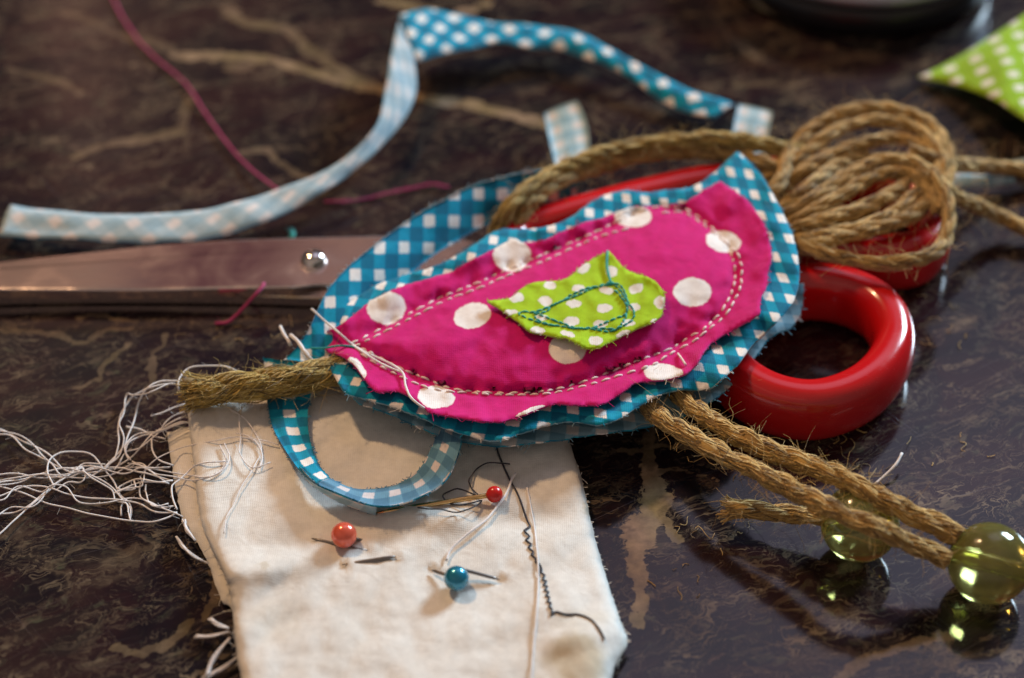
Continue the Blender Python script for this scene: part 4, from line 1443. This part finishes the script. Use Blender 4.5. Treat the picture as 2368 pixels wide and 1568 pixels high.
def single(name, label, pts, r, mat, seed, fuzz=10, wob=.02, cat='thread', group=None):
    o = thread(name, pts, r, mat, None, seed, wob, fuzz)
    return tag(o, label, cat, group)


single('pink_thread', 'long pink thread slanting down to the pale gingham strip', [(250, -30, .04), (275, 25, .05), (310, 80, .06), (352, 128, .06), (385, 155, .06), (430, 195, .08), (470, 255, .08), (520, 325, .08), (570, 382, .1), (610, 415, .15), (648, 442, .2)], .023, m_thread_pink, 71, 40, group='pink threads on the marble')
single('pink_thread', 'fuzzy pink thread lying between the pale strip and the gingham scrap', [(750, 466, .05), (800, 466, .05), (850, 458, .06), (900, 446, .06), (960, 434, .06), (1000, 426, .08), (1035, 432, .08)], .021, m_thread_pink, 72, 70, .05, group='pink threads on the marble')
single('pink_thread', 'short pink thread hanging over the front of the scissor blade', [(498, 748, .03), (525, 746, .06), (545, 730, .12), (565, 710, .25), (590, 682, .48), (605, 666, .52), (612, 655, .52)], .028, m_thread_pink, 73, 16, group='pink threads on the marble')
single('teal_lint', 'tiny teal fluff speck just above the scissor blade', [(672, 532, .06), (677, 540, .08), (673, 552, .06)], .05, m_thread_teal, 74, 30, cat='lint')
single('teal_thread', 'teal thread end under the left edge of the scissor blade', [(-30, 690, .05), (0, 693, .05), (25, 690, .05)], .03, m_thread_teal, 75)
dk = [(990, 243), (920, 236), (850, 236), (795, 265), (755, 310), (735, 350), (745, 380), (775, 415), (800, 440), (760, 428), (715, 408), (662, 394), (610, 412), (575, 436), (590, 465), (630, 492), (700, 494), (760, 480), (815, 468), (790, 495), (720, 525), (660, 542), (610, 535), (570, 524), (480, 520), (420, 512)]
single('dark_thread', 'thin dark thread curled on the cotton behind the red pin', [(a, b, zc(a, b, .05 + .04 * (k % 3))) for k, (a, b) in enumerate(C8(x, y) for x, y in dk)], .0125, m_thread_navy, 76, 0, .015)
wt = [C8(x, y) for x, y in [(1026, 300), (1000, 340), (985, 385), (950, 455), (900, 520), (840, 590), (760, 650), (680, 715), (620, 775), (595, 840)]]
single('white_thread', 'straight white thread running from the red pin towards the blue pin', [(a, b, zc(a, b, .07)) for a, b in wt], .022, m_thread_white, 77, 4, .006)
wt = [C8(x, y) for x, y in [(1095, 390), (1120, 520), (1140, 640), (1160, 800), (1165, 950), (1155, 1150), (1140, 1320), (1125, 1500), (1120, 1600)]]
single('white_thread', 'long faint white thread beside the navy seam on the cotton', [(a, b, zc(a, b, .03)) for a, b in wt], .016, m_thread_white, 78, 4, .01)
single('white_thread', 'curved white thread standing behind the first bead', [(2085, 1048, .25), (2070, 1075, .2), (2045, 1100, .12), (2022, 1120, .06)], .026, m_thread_white, 79, 3, .004)

# ---- lint shed by the jute
rl = random.Random(77)
mbl_ = MB()
for cx_, cy_, sx_, sy_, n_ in ((1900, 1060, 160, 40, 46), (1700, 1010, 80, 40, 16), (2160, 640, 60, 50, 14), (1250, 470, 160, 40, 12), (1620, 1240, 120, 60, 14), (600, 780, 120, 50, 14), (2150, 760, 120, 90, 12)):
    for _ in range(n_):
        a_ = P(rl.gauss(cx_, sx_), rl.gauss(cy_, sy_), .012)
        an = rl.uniform(0, 6.28)
        L_ = rl.uniform(.06, .32)
        u_ = np.linspace(0, 1, 7)[:, None]
        dv = np.array([math.cos(an), math.sin(an), 0])
        ev = np.array([-dv[1], dv[0], 0])
        pp_ = a_ + dv * L_ * u_ + ev * L_ * rl.uniform(-.5, .5) * np.sin(u_ * rl.uniform(2, 6)) + np.array([0, 0, 1]) * abs(rl.gauss(0, .03)) * u_
        tube(mbl_, pp_, rl.uniform(.004, .008), 3, tint=rl.random(), cap=False)
tag(mbl_.build('jute_lint', m_jute), 'sparse tan jute lint scattered on the marble around the scissors', 'lint', kind='stuff')

# ---- dark round thing at the top right ------------------------------------------------------------------------
bk = P(2015, 96, 0)
RB = 3.05
cb = np.array([bk[0], bk[1] + RB, 0])
bt = thing('black_container', 'black round container base with a grey metal rim at the top right', 'container', cb)


def lathe(name, prof, c, mat, parent, seg=72):
    v, f = [], []
    for r, z in prof:
        for j in range(seg):
            a = 2 * math.pi * j / seg
            v.append((c[0] + r * math.cos(a), c[1] + r * math.sin(a), z))
    for i in range(len(prof) - 1):
        for j in range(seg):
            j2 = (j + 1) % seg
            f.append((i * seg + j, i * seg + j2, (i + 1) * seg + j2, (i + 1) * seg + j))
    mb = MB()
    mb.add(v, f)
    return mb.build(name, mat, parent)


lathe('body', [(.05, .02), (RB - .25, .02), (RB - .08, .10), (RB, .25), (RB, .55), (RB - .08, .70), (RB - .3, .80), (RB - .45, .82), (2.3, .82), (.05, .82)], cb, m_black, bt)
r1 = float(cb[1] - P(2015, 13, .9)[1])
lathe('rim', [(r1 - .1, .80), (r1, .83), (r1 + .05, .90), (r1 + .04, 1.02), (r1 - .05, 1.10), (r1 - .2, 1.12), (.05, 1.10)], cb, m_greymetal, bt)

# ---- light ----------------------------------------------------------------------------------------------------
def lamp(name, az, el, d, size, power, c, shape='DISK', size_y=None):
    """az from straight behind the table, positive to the right"""
    L = bpy.data.lights.new(name, 'AREA')
    L.shape = shape
    L.size = size * S
    if size_y:
        L.size_y = size_y * S
    L.energy = power
    L.color = c
    o = bpy.data.objects.new(name, L)
    col.objects.link(o)
    p = Vector((math.sin(R_(az)) * math.cos(R_(el)), math.cos(R_(az)) * math.cos(R_(el)), math.sin(R_(el)))) * d * S
    o.location = p
    o.rotation_euler = (-p).to_track_quat('-Z', 'Y').to_euler()
    return o


lamp('ceiling_bulb', -42, 54, 130, 12, 9.5, (1, .62, .32))
lamp('window_light', 42, 26, 200, 50, 58, (.64, .84, 1.0), 'RECTANGLE', 40)

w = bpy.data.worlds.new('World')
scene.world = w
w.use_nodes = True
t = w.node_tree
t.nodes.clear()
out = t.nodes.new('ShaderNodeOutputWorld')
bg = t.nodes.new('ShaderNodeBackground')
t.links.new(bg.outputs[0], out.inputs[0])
tc = t.nodes.new('ShaderNodeTexCoord')


class WN(M):
    def __init__(self, tree):
        self.t = tree


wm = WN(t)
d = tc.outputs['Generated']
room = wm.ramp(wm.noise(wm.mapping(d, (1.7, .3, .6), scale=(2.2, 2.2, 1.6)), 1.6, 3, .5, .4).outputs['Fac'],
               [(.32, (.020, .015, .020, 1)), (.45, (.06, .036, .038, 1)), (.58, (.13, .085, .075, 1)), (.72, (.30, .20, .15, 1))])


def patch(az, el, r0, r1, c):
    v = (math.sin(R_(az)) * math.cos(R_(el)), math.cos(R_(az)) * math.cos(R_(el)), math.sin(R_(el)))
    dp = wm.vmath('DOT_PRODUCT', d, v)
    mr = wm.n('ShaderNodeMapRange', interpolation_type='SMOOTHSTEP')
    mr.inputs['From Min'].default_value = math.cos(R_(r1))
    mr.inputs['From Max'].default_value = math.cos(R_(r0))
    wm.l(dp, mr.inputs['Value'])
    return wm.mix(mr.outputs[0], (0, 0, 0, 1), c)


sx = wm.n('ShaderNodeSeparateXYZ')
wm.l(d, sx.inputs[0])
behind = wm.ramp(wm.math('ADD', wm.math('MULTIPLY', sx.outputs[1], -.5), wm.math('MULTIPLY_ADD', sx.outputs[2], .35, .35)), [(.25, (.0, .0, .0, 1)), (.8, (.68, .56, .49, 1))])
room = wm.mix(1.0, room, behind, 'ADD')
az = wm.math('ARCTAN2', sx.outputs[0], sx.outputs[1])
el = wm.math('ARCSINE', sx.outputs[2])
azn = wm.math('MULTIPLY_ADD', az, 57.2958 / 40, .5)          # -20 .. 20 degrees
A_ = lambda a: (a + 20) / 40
blade_glow = wm.ramp(azn, [(0, (1.013, 0.594, 0.432, 1)), (A_(-14.5), (0.945, 0.675, 0.486, 1)), (A_(-13.0), (.62, .42, .36, 1)), (A_(-11.6), (.26, .10, .13, 1)), (A_(-7.8), (.24, .085, .12, 1)), (A_(-6.7), (1.08, 0.675, 0.54, 1)), (A_(-2.0), (0.945, 0.621, 0.513, 1)), (A_(1), (.06, .04, .04, 1)), (1, (0, 0, 0, 1))])  # tan and mauve glow bands painted into the world for the blade's reflection
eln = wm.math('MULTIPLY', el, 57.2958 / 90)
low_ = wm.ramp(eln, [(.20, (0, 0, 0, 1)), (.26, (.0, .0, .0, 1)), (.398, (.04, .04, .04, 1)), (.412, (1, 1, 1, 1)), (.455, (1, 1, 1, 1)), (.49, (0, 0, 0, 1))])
room = wm.mix(1.0, room, wm.mix(1.0, blade_glow, low_, 'MULTIPLY'), 'ADD')
streak_glow = wm.ramp(azn, [(A_(-14.7), (0, 0, 0, 1)), (A_(-14.4), (1, 1, 1, 1)), (A_(-13.2), (.8, .8, .8, 1)), (A_(-12), (.3, .3, .3, 1)), (A_(-7), (.12, .12, .12, 1)), (A_(-2), (0, 0, 0, 1))])  # warm glow bar added to the world for the marble's upper left streak
streak_glow = wm.mix(1.0, streak_glow, wm.ramp(eln, [(.24, (2.6, 1.35, .95, 1)), (.385, (2.6, 1.35, .95, 1)), (.408, (0, 0, 0, 1))]), 'MULTIPLY')
room = wm.mix(1.0, room, streak_glow, 'ADD')
tot = wm.mix(1.0, room, patch(17, 53, 4, 19, (2.3, 2.2, 2.9, 1)), 'ADD')  # cool glow patches added to the world for the table's bluish sheen
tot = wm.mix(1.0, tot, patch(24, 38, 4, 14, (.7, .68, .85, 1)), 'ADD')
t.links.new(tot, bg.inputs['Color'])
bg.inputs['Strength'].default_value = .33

# ---- camera ---------------------------------------------------------------------------------------------------
cd = bpy.data.cameras.new('camera')
cam = bpy.data.objects.new('camera', cd)
col.objects.link(cam)
cam.location = (CAM * S).tolist()
cam.rotation_euler = Vector(FW.tolist()).to_track_quat('-Z', 'Y').to_euler()
cd.sensor_width = 36
cd.lens = 18 / TW
cd.clip_start, cd.clip_end = .01, 20
cd.dof.use_dof = True
cd.dof.focus_distance = float((P(1120, 1010, 1.0) - CAM) @ FW) * S
cd.dof.aperture_fstop = 10
cd.dof.aperture_blades = 9
scene.camera = cam
scene.render.resolution_x, scene.render.resolution_y = 1024, 678
vs_ = scene.view_settings
vs_.view_transform = 'Standard'
vs_.look = 'None'
vs_.exposure = 0
vs_.gamma = 1
vs_.use_curve_mapping = False
scene.cycles.max_bounces = 10
scene.cycles.transmission_bounces = 10
scene.cycles.use_denoising = True
